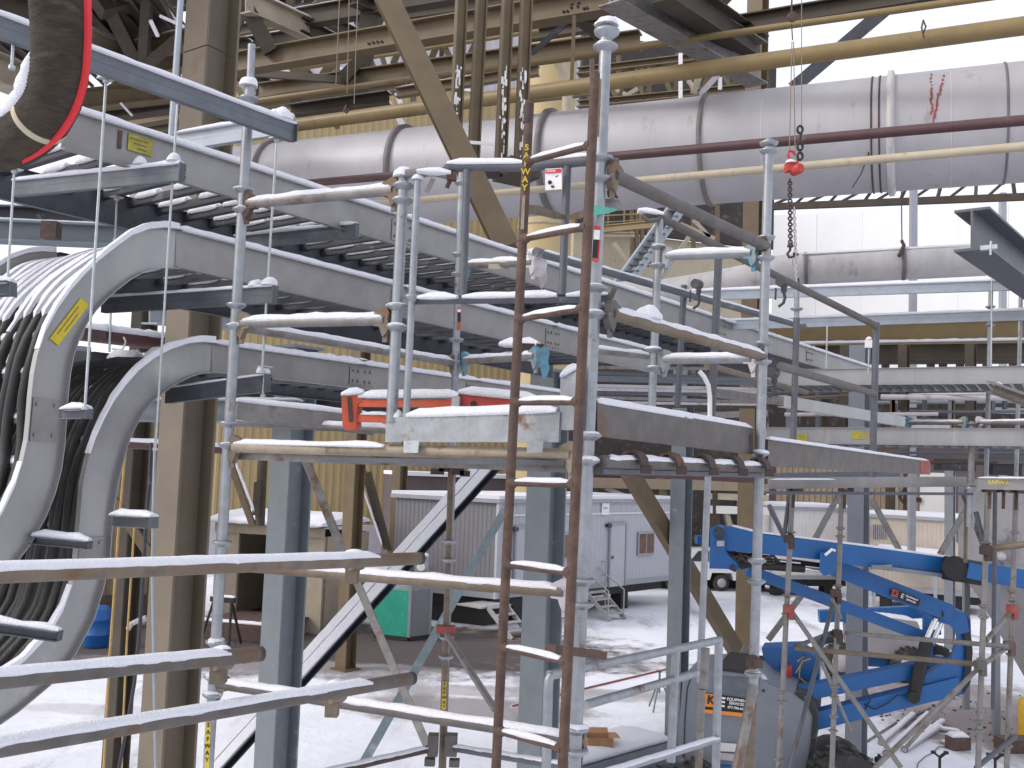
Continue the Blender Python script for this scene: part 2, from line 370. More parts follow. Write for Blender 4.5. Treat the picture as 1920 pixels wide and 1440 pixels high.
for (x1, y1, x2, y2, w_, mm) in ((1110, 700, 1420, 706, .3, 'brown_steel'), (1110, 735, 1420, 742, .2, 'steel_dark'), (1290, 780, 1440, 775, .25, 'galv_dull'), (1110, 905, 1440, 912, .4, 'tan_siding'), (1330, 930, 1440, 934, .25, 'pipe_cream'), (1330, 900, 1440, 903, .2, 'rust'), (1330, 955, 1440, 958, .3, 'trailer_white'), (1240, 880, 1240, 940, .3, 'tan_steel'), (1340, 880, 1340, 1000, .3, 'brown_steel'), (1360, 960, 1372, 1000, .2, 'tan_light'), (1135, 915, 1185, 935, .15, 'conduit')):
    part(db, 'girt', MB().box(P(x1, y1, 40.4), P(x2, y2, 40.4), w_, w_, n3), mm)
for px, yy0, yy1 in ((1192, 118, 195), (1202, 118, 195), (1217, 120, 195), (1270, 100, 190), (1160, 90, 200), (1185, 380, 500), (1194, 380, 500), (1204, 380, 500), (1216, 380, 500), (1300, 380, 480), (1345, 380, 480)):
    part(db, 'mullion', MB().box(P(px, yy0, 40.5), P(px, yy1, 40.5), .14, .14, n3), 'tan_steel')
for x1, y1, x2, y2 in ((1145, 165, 1200, 190), (1148, 195, 1195, 166), (1290, 150, 1312, 182), (1312, 178, 1338, 150), (1150, 455, 1180, 495), (1240, 520, 1295, 440)):
    part(db, 'brace', MB().box(P(x1, y1, 40.2), P(x2, y2, 40.2), .16, .12, n3), 'tan_light')
# access gallery under the pipe: floor beams, handrail, stair
ga = thing('plant_gallery', 'tan railed walkway under the silver pipe with light metal stair', 'walkway', P(1180, 440, 30))
part(ga, 'edge_beam', MB().ibeam(P(1105, 432, 31), P(1232, 420, 29), .22, .15, .03, .03), 'pipe_tan')
part(ga, 'edge_beam', MB().ibeam(P(1105, 440, 33), P(1190, 440, 33), .16, .15, .03, .03), 'tan_light')
hr = MB()
for k in range(5):
    p = P(1110 + k * 30, 431 - k * 3, 30.5); hr.tube(p, p + Z * .55, .025, 6)
hr.tube(P(1105, 406, 30.6), P(1230, 400, 29.6), .025, 6); hr.tube(P(1105, 419, 30.6), P(1230, 411, 29.6), .02, 6)
part(ga, 'handrail', hr, 'pipe_tan')
st = MB()
for dx in (0, 24): st.chan(P(1262 + dx, 385, 27), P(1148 + dx, 545, 25.5), .2, .06, .02)
part(ga, 'stair_stringer', st, 'strut_light'); st = MB()
for k in range(15):
    t = k / 14; p = P(1262, 385, 27).lerp(P(1148, 545, 25.5), t); q = P(1286, 385, 27).lerp(P(1172, 545, 25.5), t); st.box(p, q, .18, .04)
part(ga, 'stair_treads', st, 'strut')
for x1, y1, x2, y2 in ((1275, 420, 1340, 448), (1300, 412, 1330, 445), (1340, 480, 1310, 520)): part(ga, 'brace', MB().box(P(x1, y1, 26), P(x2, y2, 26), .1, .1), 'tan_light')
# bright white building to the right
f0, f1 = flat(P(1448, 500, 58)), flat(P(2300, 500, 50))
d4 = (f1 - f0).normalized(); n4 = Vec((d4.y, -d4.x, 0))
wb = thing('white_building', 'large white windowless building at right behind the lower pipe', 'building', f0.lerp(f1, .5))
zw = P(1700, 388, 55).z; zwl = P(1700, 692, 55).z
k = 9
for i in range(k): part(wb, 'wall_panel', MB().box(f0.lerp(f1, (i + .004) / k) + Z * (zw + zwl) / 2, f0.lerp(f1, (i + .996) / k) + Z * (zw + zwl) / 2, .2, zw - zwl), 'white_wall')
part(wb, 'lower_wall', MB().box(f0 + Z * zwl / 2 - n4 * .3, f1 + Z * zwl / 2 - n4 * .3, .2, zwl - .02), 'mauve_wall')
for q_ in (1712, 1880): part(wb, 'wall_post', MB().box(flat(P(q_, 500, 50)) + Z * .05, flat(P(q_, 500, 50)) + Z * (P(q_, 362, 50).z), .28, .28), 'trim')
# small horizontal process vessel high up, ribbed
pv = thing('process_vessel', 'pale ribbed horizontal vessel high up above the tan beams', 'tank', P(870, 20, 32))
part(pv, 'shell', MB().lathe(P(780, 42, 33), P(985, 0, 31) - P(780, 42, 33), [(.25, -.1), (.62, .0), (.66, .2), (.66, 3.5), (.6, 3.7), (.2, 3.8)], 18), 'white_plate')
ax = (P(985, 0, 31) - P(780, 42, 33)).normalized()
for i in range(9): part(pv, 'stiffener_ring', MB().lathe(P(780, 42, 33) + ax * (.3 + i * .38), ax, [(.66, 0), (.7, .02), (.7, .05), (.66, .07)], 18), 'lilac_siding')
si = thing('silo', 'yellow cylindrical silo behind the hanging tan conduits', 'silo', flat(P(1020, 400, 36)))
part(si, 'shell', MB().lathe(flat(P(1022, 400, 36)), Z, [(.95, 0), (.95, P(1022, 70, 36).z), (.5, P(1022, 55, 36).z)], 20), 'yellow_siding')
for yy in (60, 120, 180, 330, 430): part(si, 'hoop', MB().lathe(Vec((0, 0, P(1022, yy, 36).z)) + flat(P(1022, 400, 36)), Z, [(.95, 0), (.98, .02), (.98, .08), (.95, .1)], 20), 'tan_light')
solo('vent_spout', 'short cream pipe spout slanting above the silver pipe', 'pipe', MB().path([P(1040, 100, 20), P(1062, 148, 20), P(1064, 170, 20), P(1063, 215, 20)], .105, 12), 'pipe_cream')

# long low mauve building behind the trailer
g0, g1 = flat(P(735, 930, 43)), flat(P(1180, 930, 47))
ml = thing('low_building', 'low dark mauve building behind the grey office trailer', 'building', g0.lerp(g1, .5))
zz = P(900, 896, 44).z
part(ml, 'wall', MB().box(g0 + Z * zz / 2, g1 + Z * zz / 2, 3, zz), 'mauve_wall'); part(ml, 'roof', MB().box(g0 + Z * (zz + .1), g1 + Z * (zz + .1), 3.3, .16), 'snow')

# ================================================================= TRAILERS
def trailer(name, label, P0, ud, vd, Lu, Lv, z0, z1, mat, matv, roofm='snow'):
    t = thing(name, label, 'trailer', P0)
    nu = Vec((ud.y, -ud.x, 0)); nu = nu if nu.dot(P0) < 0 else -nu
    nv = Vec((vd.y, -vd.x, 0)); nv = nv if nv.dot(P0) < 0 else -nv
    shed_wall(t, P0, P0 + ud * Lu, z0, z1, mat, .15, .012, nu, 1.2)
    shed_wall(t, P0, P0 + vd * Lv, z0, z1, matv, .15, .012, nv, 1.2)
    c = P0 + ud * (Lu / 2) + vd * (Lv / 2)
    part(t, 'body', MB().cub(c + Z * (z0 + z1) / 2, ud * (Lu / 2 - .02), vd * (Lv / 2 - .02), Z * ((z1 - z0) / 2 - .01)), mat)
    part(t, 'roof', MB().cub(c + Z * (z1 + .06), ud * (Lu / 2 + .12), vd * (Lv / 2 + .12), Z * .06), 'trim')
    part(t, 'roof_snow', MB().cub(c + Z * (z1 + .17), ud * (Lu / 2 + .1), vd * (Lv / 2 + .1), Z * .05), 'snow')
    part(t, 'skirt_trim', MB().box(P0 + nu * .03 + Z * (z0 + .08), P0 + ud * Lu + nu * .03 + Z * (z0 + .08), .05, .16).box(P0 + nv * .03 + Z * (z0 + .08), P0 + vd * Lv + nv * .03 + Z * (z0 + .08), .05, .16), 'trim')
    part(t, 'corner_trim', MB().box(P0 + (nu + nv) * .02 + Z * z0, P0 + (nu + nv) * .02 + Z * z1, .1, .1, ud), 'trailer_light')
    part(t, 'chassis', MB().cub(c + Z * (z0 - .16), ud * (Lu / 2 - .15), vd * (Lv / 2 - .25), Z * .15), 'black')
    for k in (.15, .45, .75): part(t, 'jack', MB().cub(P0 + ud * (Lu * k) + vd * .5 + Z * ((z0 - .24) / 2 + .01), ud * .2, vd * .2, Z * ((z0 - .24) / 2)), 'black')
    return t, nu, nv
T0 = flat(P(929, 1100, 30.6)); T1 = flat(P(1258, 1050, 37.6)); T2 = flat(P(738, 1050, 32.2))
tu = (T1 - T0).normalized(); tv = (T2 - T0).normalized()
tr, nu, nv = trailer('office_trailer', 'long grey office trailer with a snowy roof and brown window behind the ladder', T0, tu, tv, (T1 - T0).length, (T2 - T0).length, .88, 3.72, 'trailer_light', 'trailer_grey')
def onT(x, y, off=.04): r = ray(x, y); return C0 + r * ((T0 - C0).dot(nu) / r.dot(nu)) + nu * off
def door_on(t, x0, x1, y0, y1, mat):
    a, b = onT(x0, y0), onT(x1, y0); z1_ = a.z; z0_ = onT(x0, y1).z; c = (a + b) / 2; wd = (b - a).length
    d = part(t, 'door', MB().cub(Vec((c.x, c.y, (z0_ + z1_) / 2)), tu * wd / 2, nu * .03, Z * (z1_ - z0_) / 2), mat); f = MB()
    for s_ in (-1, 1): f.box(Vec((c.x, c.y, z0_)) + tu * s_ * (wd / 2 + .04) + nu * .02, Vec((c.x, c.y, z1_ + .08)) + tu * s_ * (wd / 2 + .04) + nu * .02, .07, .08, nu)
    f.box(Vec((c.x, c.y, z1_ + .04)) - tu * wd / 2 + nu * .02, Vec((c.x, c.y, z1_ + .04)) + tu * wd / 2 + nu * .02, .08, .08)
    part(d, 'door_frame', f, 'trim'); part(d, 'handle', MB().cub(Vec((c.x, c.y, (z0_ + z1_) / 2 - .05)) + tu * -(wd / 2 - .1) + nu * .06, tu * .04, nu * .03, Z * .05), 'pipe_tan'); return d
def window_on(t, x0, x1, y0, y1, mat='glass_brown'):
    a, b = onT(x0, y0), onT(x1, y1); c = (a + b) / 2; wd = Vec((b.x - a.x, b.y - a.y, 0)).length; h = abs(a.z - b.z)
    w_ = part(t, 'window', MB().cub(c, tu * wd / 2, nu * .015, Z * h / 2), mat); f = MB()
    for s_ in (-1, 1): f.box(c + tu * s_ * (wd / 2 + .03) + nu * .01 - Z * (h / 2 + .06), c + tu * s_ * (wd / 2 + .03) + nu * .01 + Z * (h / 2 + .06), .06, .06, nu); f.box(c + Z * s_ * (h / 2 + .03) - tu * wd / 2 + nu * .01, c + Z * s_ * (h / 2 + .03) + tu * wd / 2 + nu * .01, .06, .06)
    f.box(c - Z * h / 2 + nu * .015, c + Z * h / 2 + nu * .015, .04, .03, nu); part(w_, 'window_frame', f, 'trim')
    return w_
door_on(tr, 1143, 1170, 984, 1100, 'trailer_light'); door_on(tr, 966, 990, 990, 1112, 'trailer_light')
window_on(tr, 1196, 1222, 1001, 1036); window_on(tr, 1055, 1072, 1003, 1044)
for px, py in ((1138, 985), (962, 992)): part(tr, 'wall_lamp', MB().cub(onT(px, py, .08), tu * .1, nu * .07, Z * .06), 'glass_dark')
lg = part(tr, 'sign', MB().cub(onT(1133, 954, .05), tu * .2, nu * .012, Z * .2), 'white_plate'); part(lg, 'logo', MB().prism([onT(1128, 953, .07), onT(1132, 950, .07), onT(1138, 953, .07), onT(1133, 954, .07)], nu * .004), 'trim')
zrt = onT(1100, 962).z; part(tr, 'under_shade', MB().box(T0 + tu * .3 + tv * .5 + Z * .42, T0 + tu * .3 + tv * (T2 - T0).length + Z * .42, .06, .8).box(T0 + tv * .6 + tu * .4 + Z * .42, T0 + tv * .6 + tu * 2.6 + Z * .42, .06, .8), 'black'); part(tr, 'wall_batten', MB().box(T0 + Z * 3.35 + nu * .03, T1 + Z * 3.35 + nu * .03, .03, .06), 'trailer_white')  # black sheets stand in for the shade beneath the trailer
# two sets of metal steps
def steps(label, px, py, Y, n, rise, run, wd, rail):
    o = flat(P(px, py, Y)); s = thing('metal_steps', label, 'steps', o, 'metal steps at the trailer doors'); away = -nu; sd_ = tu
    for i in range(n):
        part(s, 'tread', MB().cub(o + away * (run * i) + Z * (rise * (i + 1)), sd_ * wd / 2, away * run * .45, Z * .02), 'stair_grey')
    for k in (-1, 1): part(s, 'stringer', MB().box(o + sd_ * k * wd / 2 - away * .2, o + sd_ * k * wd / 2 + away * run * (n - 1) + Z * rise * n, .04, .14), 'stair_grey')
    top = o + away * (run * n + .3) + Z * (rise * n)
    part(s, 'landing', MB().cub(top, sd_ * (wd / 2 + .25), away * .5, Z * .02), 'stair_grey')
    if rail:
        r = MB(); 
        for k in (-1, 1):
            r.tube(o + sd_ * k * wd / 2 - away * .1, o + sd_ * k * wd / 2 - away * .1 + Z * .95, .022, 6); r.tube(o + sd_ * k * wd / 2 - away * .1 + Z * .95, top + sd_ * k * wd / 2 + Z * .95, .022, 6)
        e = top + sd_ * (wd / 2 + .25)
        for q in (-.5, .5): r.tube(Vec((e.x, e.y, 0)) + away * q, e + away * q + Z * .95, .022, 6)
        r.tube(e - away * .5 + Z * .95, e + away * .5 + Z * .95, .022, 6); r.tube(e - away * .5 + Z * .5, e + away * .5 + Z * .5, .022, 6)
        part(s, 'handrail', r, 'stair_grey')
    return s
steps('wide metal steps with tall tube handrails at the trailer door', 1150, 1146, 33.3, 4, .2, .26, .85, True)
steps('small metal steps without rails seen through the ladder', 968, 1172, 29.3, 4, .19, .25, .8, False)

h0 = flat(P(1446, 1000, 41)); h1 = flat(P(1600, 1000, 42)); hu = (h1 - h0).normalized()
trailer('white_trailer', 'white ribbed trailer with a snowy roof behind the blue boom', h0, hu, Vec((-hu.y, hu.x, 0)), (h1 - h0).length, 3, .7, P(1500, 956, 41).z, 'trailer_white', 'trailer_white')
i0 = flat(P(1626, 1000, 39)); i1 = flat(P(1850, 1000, 37)); iu = (i1 - i0).normalized()
bt, bnu, bnv = trailer('beige_trailer', 'beige site trailer with a white wall lamp and two barred windows', i0, iu, Vec((-iu.y, iu.x, 0)), (i1 - i0).length, 3, .7, P(1740, 975, 38).z, 'trailer_beige', 'trailer_beige')
def onB(x, y, off=.04): r = ray(x, y); return C0 + r * ((i0 - C0).dot(bnu) / r.dot(bnu)) + bnu * off
for x0, x1 in ((1637, 1648), (1651, 1662), (1793, 1809)):
    a, b = onB(x0, 984), onB(x1, 1010 if x0 < 1700 else 1017); c = (a + b) / 2
    w_ = part(bt, 'window', MB().cub(c, iu * abs((b - a).dot(iu)) / 2, bnu * .02, Z * abs(a.z - b.z) / 2), 'glass_brown'); f = MB()
    for k in range(4): q = c + iu * (abs((b - a).dot(iu)) * (k / 3 - .5)) + bnu * .03; f.box(q - Z * abs(a.z - b.z) / 2, q + Z * abs(a.z - b.z) / 2, .025, .02, bnu)
    part(w_, 'window_bars', f, 'trim')
part(bt, 'wall_lamp', MB().lathe(onB(1708, 985, .02), bnu, [(.1, 0), (.11, .06), (.06, .14), (.01, .16)], 12), 'white_plate')
part(bt, 'notice', MB().cub(onB(1709, 1001, .03), iu * .09, bnu * .008, Z * .12), 'yellow')
# snow covered lean-to in front of the beige trailer
ln = thing('canopy', 'low canopy roof under snow in front of the beige trailer', 'canopy', onB(1710, 1030, .8))
part(ln, 'roof', MB().prism([onB(1650, 1023, .1), onB(1765, 1034, .1), onB(1765, 1042, 1.6), onB(1650, 1034, 1.6)], Z * .08), 'snow')
for px in (1652, 1763): p = onB(px, 1036, 1.5); part(ln, 'post', MB().box(Vec((p.x, p.y, 0)), p, .09, .09), 'trim')
# tan ribbed hall behind the trailers, with open bays
j0, j1 = flat(P(1455, 930, 50)), flat(P(1735, 930, 46)); dj = (j1 - j0).normalized(); nj = Vec((dj.y, -dj.x, 0))
hl = thing('tan_hall', 'tan ribbed hall with brown columns and pale panels behind the white trailer', 'building', j0.lerp(j1, .5))
shed_wall(hl, j0, j1, .02, P(1550, 700, 48).z, 'tan_siding', .3, .05, nj, 1.3)
for px, ww, mm in ((1668, .28, 'brown_steel'), (1703, .32, 'brown_steel'), (1680, .12, 'tan_light')): part(hl, 'column', MB().box(flat(P(px, 930, 44)), flat(P(px, 930, 44)) + Z * 5.2, ww, ww), mm)
part(hl, 'brace', MB().box(P(1698, 915, 44), P(1686, 932, 44), .12, .12).box(P(1686, 932, 44), P(1700, 948, 44), .12, .12), 'brown_steel')
part(hl, 'wall_panel', MB().cub((P(1758, 935, 43.6)), dj * .7, nj * .1, Z * 1.1), 'trailer_white')
part(hl, 'opening', MB().cub(P(1719, 937, 43.9), dj * .18, nj * .05, Z * .1), 'black')

# ================================================================= YARD OBJECTS
# shed with open door
s0 = flat(P(398, 1160, 29.5)); s1 = flat(P(602, 1160, 28.6)); su = (s1 - s0).normalized(); sn = Vec((su.y, -su.x, 0)); zs = P(470, 1000, 29).z
sh = thing('storage_shed', 'tan storage shed with a dark open doorway and a snowy flat roof', 'shed', s0.lerp(s1, .5))
xd0 = flat(P(441, 1160, 29.3)); xd1 = flat(P(560, 1160, 28.8))
part(sh, 'front_wall', MB().box(s0 + Z * zs / 2, xd0 + Z * zs / 2, .1, zs), 'tan_light'); part(sh, 'front_wall', MB().box(xd1 + Z * zs / 2, s1 + Z * zs / 2, .1, zs), 'tan_light')
part(sh, 'lintel', MB().box(s0 + Z * (zs + .12) + sn * .08, s1 + Z * (zs + .12) + sn * .08, .12, .28), 'tan_light')
part(sh, 'side_wall', MB().box(s0 + Z * zs / 2 - sn * .1, s0 - sn * 3 + Z * zs / 2, .08, zs), 'tan_light'); part(sh, 'side_wall', MB().box(s1 + Z * zs / 2 - sn * .1, s1 - sn * 3 + Z * zs / 2, .08, zs), 'tan_light')
part(sh, 'rear_wall', MB().box(s0 - sn * 3 + Z * zs / 2, s1 - sn * 3 + Z * zs / 2, .08, zs), 'black')  # black back wall puts the dark of the interior into colour
part(sh, 'floor', MB().box(s0 - sn * 1.5 + Z * .1, s1 - sn * 1.5 + Z * .1, 3, .1), 'wood')
part(sh, 'roof', MB().box(s0 - sn * 1.4 + Z * (zs + .3), s1 - sn * 1.4 + Z * (zs + .3), 3.4, .07), 'black')
part(sh, 'roof_snow', MB().snow(s0 - sn * 1.2 + Z * (zs + .335) - su * .1, s1 - sn * 1.2 + Z * (zs + .335) + su * .1, 3.5, .3, step=.2, lump=.15), 'snow')
dk = thing('timber_platform', 'low brown timber platform with snow along its edge before the shed', 'platform', flat(P(440, 1195, 27.5)))
for i in range(7):
    o_ = flat(P(375, 1195, 27.6)); part(dk, 'plank', MB().box(o_ + Z * .42 - sn * (.3 * i), o_ + su * 2.3 + Z * .42 - sn * (.3 * i), .28, .06), 'wood')
part(dk, 'front_board', MB().box(o_ + Z * .2 + sn * .17, o_ + su * 2.3 + Z * .2 + sn * .17, .04, .38), 'wood')
bsnow(dk, o_ + Z * .45 + sn * .02, o_ + su * 2.2 + Z * .45 + sn * .02, .26, .06)
sw = thing('sawhorse', 'dark splay legged sawhorse under snow in front of the shed', 'sawhorse', flat(P(418, 1188, 26.5)))
p = P(418, 1124, 26.5); part(sw, 'beam', MB().box(p - su * .34, p + su * .34, .12, .14), 'black'); bsnow(sw, p - su * .3 + Z * .07, p + su * .34 + Z * .07, .14, .05)
for a in (-1, 1):
    for b in (-1, 1): part(sw, 'leg', MB().tube(p + su * a * .25, Vec((p.x, p.y, .02)) + su * a * .42 + sn * b * .3, .035, 6), 'black')
bd = thing('plastic_drum', 'blue plastic drum on the ground at far left', 'drum', flat(P(180, 1203, 25.6)))
part(bd, 'shell', MB().lathe(flat(P(180, 1203, 25.6)), Z, [(.27, .01), (.3, .06), (.3, .3), (.315, .32), (.3, .34), (.3, .66), (.315, .68), (.3, .7), (.3, .9), (.26, .98), (.24, .99)], 18), 'blue_plastic')
part(bd, 'lid', MB().lathe(flat(P(180, 1203, 25.6)) + Z * .97, Z, [(.245, 0), (.245, .03), (.2, .035)], 16), 'blue_plastic')
# green and grey skip with its meter post
k0 = flat(P(806, 1176, 28.6)); k1 = flat(P(703, 1182, 28.4)); kb = flat(P(766, 1187, 28.0))
gs = thing('waste_container', 'green waste container with grey scraped end standing on the snow', 'container', kb)
ku = (k1 - kb); kv = (k0 - kb); hg = 1.55
part(gs, 'side', MB().prism([kb + Z * .1, kb + Z * hg, k1 + Z * hg + ku.normalized() * .2, k1 + Z * .1], Vec((-ku.y, ku.x, 0)).normalized() * .06 if Vec((-ku.y, ku.x, 0)).y > 0 else Vec((ku.y, -ku.x, 0)).normalized() * .06), 'green')
part(gs, 'end', MB().prism([kb + Z * .1, kb + Z * hg, k0 + Z * hg, k0 + Z * .1], Vec((0, .05, 0))), 'trailer_grey')
bk = k1 + kv; part(gs, 'rear', MB().prism([k0 + Z * .1, k0 + Z * hg, bk + Z * hg, bk + Z * .1], Vec((0, .05, 0))), 'green')
part(gs, 'skid', MB().box(kb + Z * .06, k1 + Z * .06, .12, .1).box(kb + Z * .06, k0 + Z * .06, .12, .1), 'black')
part(gs, 'snow', MB().prism([kb + Z * (hg - .2), k1 + Z * (hg - .2), bk + Z * (hg - .2), k0 + Z * (hg - .2)], Z * .15), 'snow')
for q in (kb, k0): part(gs, 'corner_post', MB().box(Vec(q) + Z * .1, Vec(q) + Z * hg, .07, .07), 'trim')
mp = thing('meter_post', 'grey meter box with a round white dial beside the container', 'meter', flat(P(795, 1176, 30)))
c = P(791, 1062, 30); part(mp, 'box', MB().cub(c, Vec((.2, 0, 0)), Vec((0, .12, 0)), Z * .3), 'trim'); part(mp, 'dial', MB().lathe(c - Vec((.01, .12, .02)), Vec((0, -1, 0)), [(.125, 0), (.125, .04), (.1, .06)], 16), 'white_plate')
part(mp, 'post', MB().box(Vec((c.x, c.y + .05, 0)), Vec((c.x, c.y + .05, c.z - .3)), .1, .1), 'trim'); part(mp, 'snow', MB().mound(c + Z * .3, .2, .13), 'snow')

def wheel(par, c, ax, r, wd, lug=False, hub='stair_grey'):
    c = Vec(c); w_ = part(par, 'wheel', MB().lathe(c - ax * wd / 2, ax, [(r * .55, 0), (r * .93, .0), (r, wd * .15), (r, wd * .85), (r * .93, wd), (r * .55, wd)], 22), 'rubber')
    part(w_, 'rim', MB().lathe(c - ax * (wd / 2 + .01), ax, [(.03, .02), (r * .22, .0), (r * .25, .05), (r * .5, .07), (r * .56, .01), (r * .56, wd + .01), (r * .1, wd + .02)], 18), hub)
    if lug:
        m_ = MB(); _, a, b = frame(ax)
        for i in range(18):
            t = i * 2 * math.pi / 18; dr = a * math.cos(t) + b * math.sin(t); tg = dr.cross(ax)
            for s_ in (-1, 1): m_.cub(c + dr * (r + .012) + ax * (s_ * wd * .24) + tg * (s_ * .03), ax * wd * .22, tg * .03, dr * .02)
        part(w_, 'tread_lugs', m_, 'rubber')
    return w_
# white pickup
tk = thing('pickup_truck', 'white pickup truck parked on the snow behind the blue boom', 'truck', flat(P(1345, 1102, 42.5)))
xu = Vec((1, .12, 0)).normalized(); xn = Vec((xu.y, -xu.x, 0)); to = flat(P(1353, 1098, 42.2))
def tp(u, z, off=0): return to + xu * u + Z * z + xn * off
prof = [(-2.6, .55), (-2.6, 1.0), (-1.6, 1.12), (-1.15, 1.72), (.15, 1.75), (.3, 1.15), (1.35, 1.15), (1.35, .5), (.5, .45), (.42, .75), (-.42, .75), (-.5, .45)]
part(tk, 'body', MB().prism([tp(u, z) for u, z in prof], -xn * 1.75), 'truck_white')
part(tk, 'window', MB().prism([tp(-1.35, 1.2, .015), tp(-1.02, 1.62, .015), (tp(-.55, 1.64, .015)), tp(-.55, 1.2, .015)], -xn * .02), 'glass_dark'); part(tk, 'window', MB().prism([tp(-.45, 1.2, .015), tp(-.45, 1.64, .015), tp(.05, 1.62, .015), tp(.12, 1.2, .015)], -xn * .02), 'glass_dark')
part(tk, 'bumper', MB().box(tp(1.38, .55), tp(1.38, .55, -1.75), .12, .2), 'trim')
for u in (0, -2.0):
    wheel(tk, tp(u, .34, -.12), xn, .34, .24); wheel(tk, tp(u, .34, -1.62), xn, .34, .24)
# second machine: grey/blue telehandler far right
tm = thing('rough_terrain_lift', 'grey and blue rough terrain machine with lugged tyres behind the boom', 'machine', flat(P(1660, 1190, 25)))
mu = Vec((1, -.1, 0)).normalized(); mn = Vec((mu.y, -mu.x, 0)); mo = flat(P(1660, 1188, 25))
def mpnt(u, z, off=0): return mo + mu * u + Z * z + mn * off
part(tm, 'hood', MB().prism([mpnt(-.7, .55), mpnt(-.75, 1.2), mpnt(-.35, 1.55), mpnt(.75, 1.45), mpnt(.95, 1.0), mpnt(.9, .55)], -mn * 1.2), 'hopper')
part(tm, 'chassis', MB().box(mpnt(-1.2, .45, -.6), mpnt(1.5, .45, -.6), .9, .3), 'lift_blue')
part(tm, 'mast', MB().box(mpnt(1.05, .6, -.2), mpnt(1.05, 1.75, -.2), .18, .2, mu).box(mpnt(.98, 1.2, -.2), mpnt(1.35, 1.2, -.2), .16, .1), 'lift_blue')
part(tm, 'boom', MB().box(mpnt(-1.4, 1.35, -.9), mpnt(1.4, 1.62, -.9), .25, .3), 'lift_blue')
part(tm, 'snow', MB().snow(mpnt(-.35, 1.52, -.5), mpnt(.75, 1.44, -.5), .9, .06), 'snow')
for u in (-1.05, .55): wheel(tm, mpnt(u, .42, .0), mn, .42, .34, True); wheel(tm, mpnt(u, .42, -1.3), mn, .42, .34)
wheel(tm, mpnt(1.35, .42, -.5), mn, .4, .34, True)
# hopper at the right edge
hp = thing('hopper_tank', 'big grey hopper with a conical bottom at the right edge', 'tank', flat(P(1945, 1200, 21)))
hc = flat(P(1948, 1000, 21)); zc = P(1948, 1075, 21).z; zh = P(1948, 905, 21).z
part(hp, 'shell', MB().lathe(hc, Z, [(1.52, zc + .02), (1.52, zh), (1.3, zh + .05)], 32), 'hopper'); part(hp, 'cone', MB().lathe(hc, Z, [(.28, .95), (1.1, zc - .62), (1.54, zc)], 32), 'hopper')
part(hp, 'seam_ring', MB().lathe(hc + Z * (zc - .05), Z, [(1.5, 0), (1.58, .03), (1.58, .08), (1.5, .1)], 32), 'trim')
for a in range(4): t = .6 + a * math.pi / 2; q = hc + Vec((math.cos(t), math.sin(t), 0)) * 1.6; part(hp, 'leg', MB().box(q, q + Z * (zc + .3), .12, .12), 'lift_grey')
part(hp, 'port', MB().lathe(P(1872, 1003, 19.9), Vec((-.4, -1, 0)), [(.12, -.3), (.12, .08), (.15, .09), (.15, .12), (.05, .13)], 16), 'hopper')
part(hp, 'port', MB().lathe(P(1878, 1043, 19.8), Vec((-.4, -1, 0)), [(.08, -.3), (.08, .1), (.02, .12)], 16), 'conduit')
bo = flat(P(1922, 1285, 19.6)); solo('bollard', 'yellow steel bollard on the snow at the right edge', 'bollard', MB().lathe(bo, Z, [(.13, 0), (.13, .72), (.11, .8), (.06, .85), (.01, .86)], 16), 'bollard_yellow')
# ================================================================= COLUMNS
def hcol(label, px, py, Y, w_, h_, ztop, mat, tf=.022, grp=None, cap=False):
    c = flat(P(px, py, Y)); t = thing('steel_column', label, 'column', c, grp)
    part(t, 'shaft', MB().ibeam(c, c + Z * ztop, h_, w_, tf, .016, UD), mat)
    part(t, 'base_plate', MB().cub(c + Z * .02, UD * (h_ / 2 + .08), VD * (w_ / 2 + .08), Z * .02), mat)
    if cap: part(t, 'cap_plate', MB().cub(c + Z * (ztop + .015), UD * (h_ / 2 + .04), VD * (w_ / 2 + .04), Z * .015), mat)
    return t
hcol('thick tan steel column behind the left scaffold post, nearest of the tan ones', 352, 800, 8.6, .33, .33, 12, 'tan_column')
hcol('tan steel column in front of the yellow siding left of the snowy diagonal beam', 660, 1000, 24, .34, .34, 9, 'tan_steel')
hcol('tan steel column at the right corner of the yellow siding', 747, 950, 33, .36, .36, 6.5, 'tan_steel')
hcol('tall tan steel column beside the right scaffold post, seen above and below the pipe', 1405, 900, 20, .33, .33, 16, 'tan_steel')
hcol('tan column with shade in its colour behind the upper cable riser', 270, 620, 13, .24, .24, 7.5, 'brown_steel')  # tan column standing in shade, hence the darker brown
hcol('pale grey blue column right of the left scaffold post', 540, 1000, 11, .31, .33, P(545, 655, 11).z, 'steel_blue', cap=True)
hcol('grey blue column behind the rusty ladder', 1022, 1000, 11.3, .31, .33, P(1030, 700, 11.3).z, 'steel_blue', cap=True)
hcol('slim grey column right of the ladder, in front of the office trailer', 1276, 1000, 17.5, .27, .29, P(1280, 690, 17.5).z, 'steel_blue')
hcol('grey column behind the middle of the blue boom', 1609, 1000, 18, .28, .32, P(1612, 640, 18).z, 'lift_grey')
hcol('narrow grey column in front of the beige trailer', 1781, 980, 30, .24, .26, P(1781, 700, 30).z, 'lift_grey')
for px, yy, Y, lb in ((1586, 650, 19, 'short brown post under the tan beam, left of the grey one'), (1695, 655, 19, 'grey post under the tan beam with bright gap beside'), (1820, 660, 19, 'brown post under the tan beam towards the right edge')):
    c = flat(P(px, yy, Y)); z1 = P(px, 640, Y).z; solo('steel_post', lb, 'post', MB().ibeam(c + Z * P(px, 770, Y).z, c + Z * z1, .2, .16, .02, .02, UD), 'brown_steel')
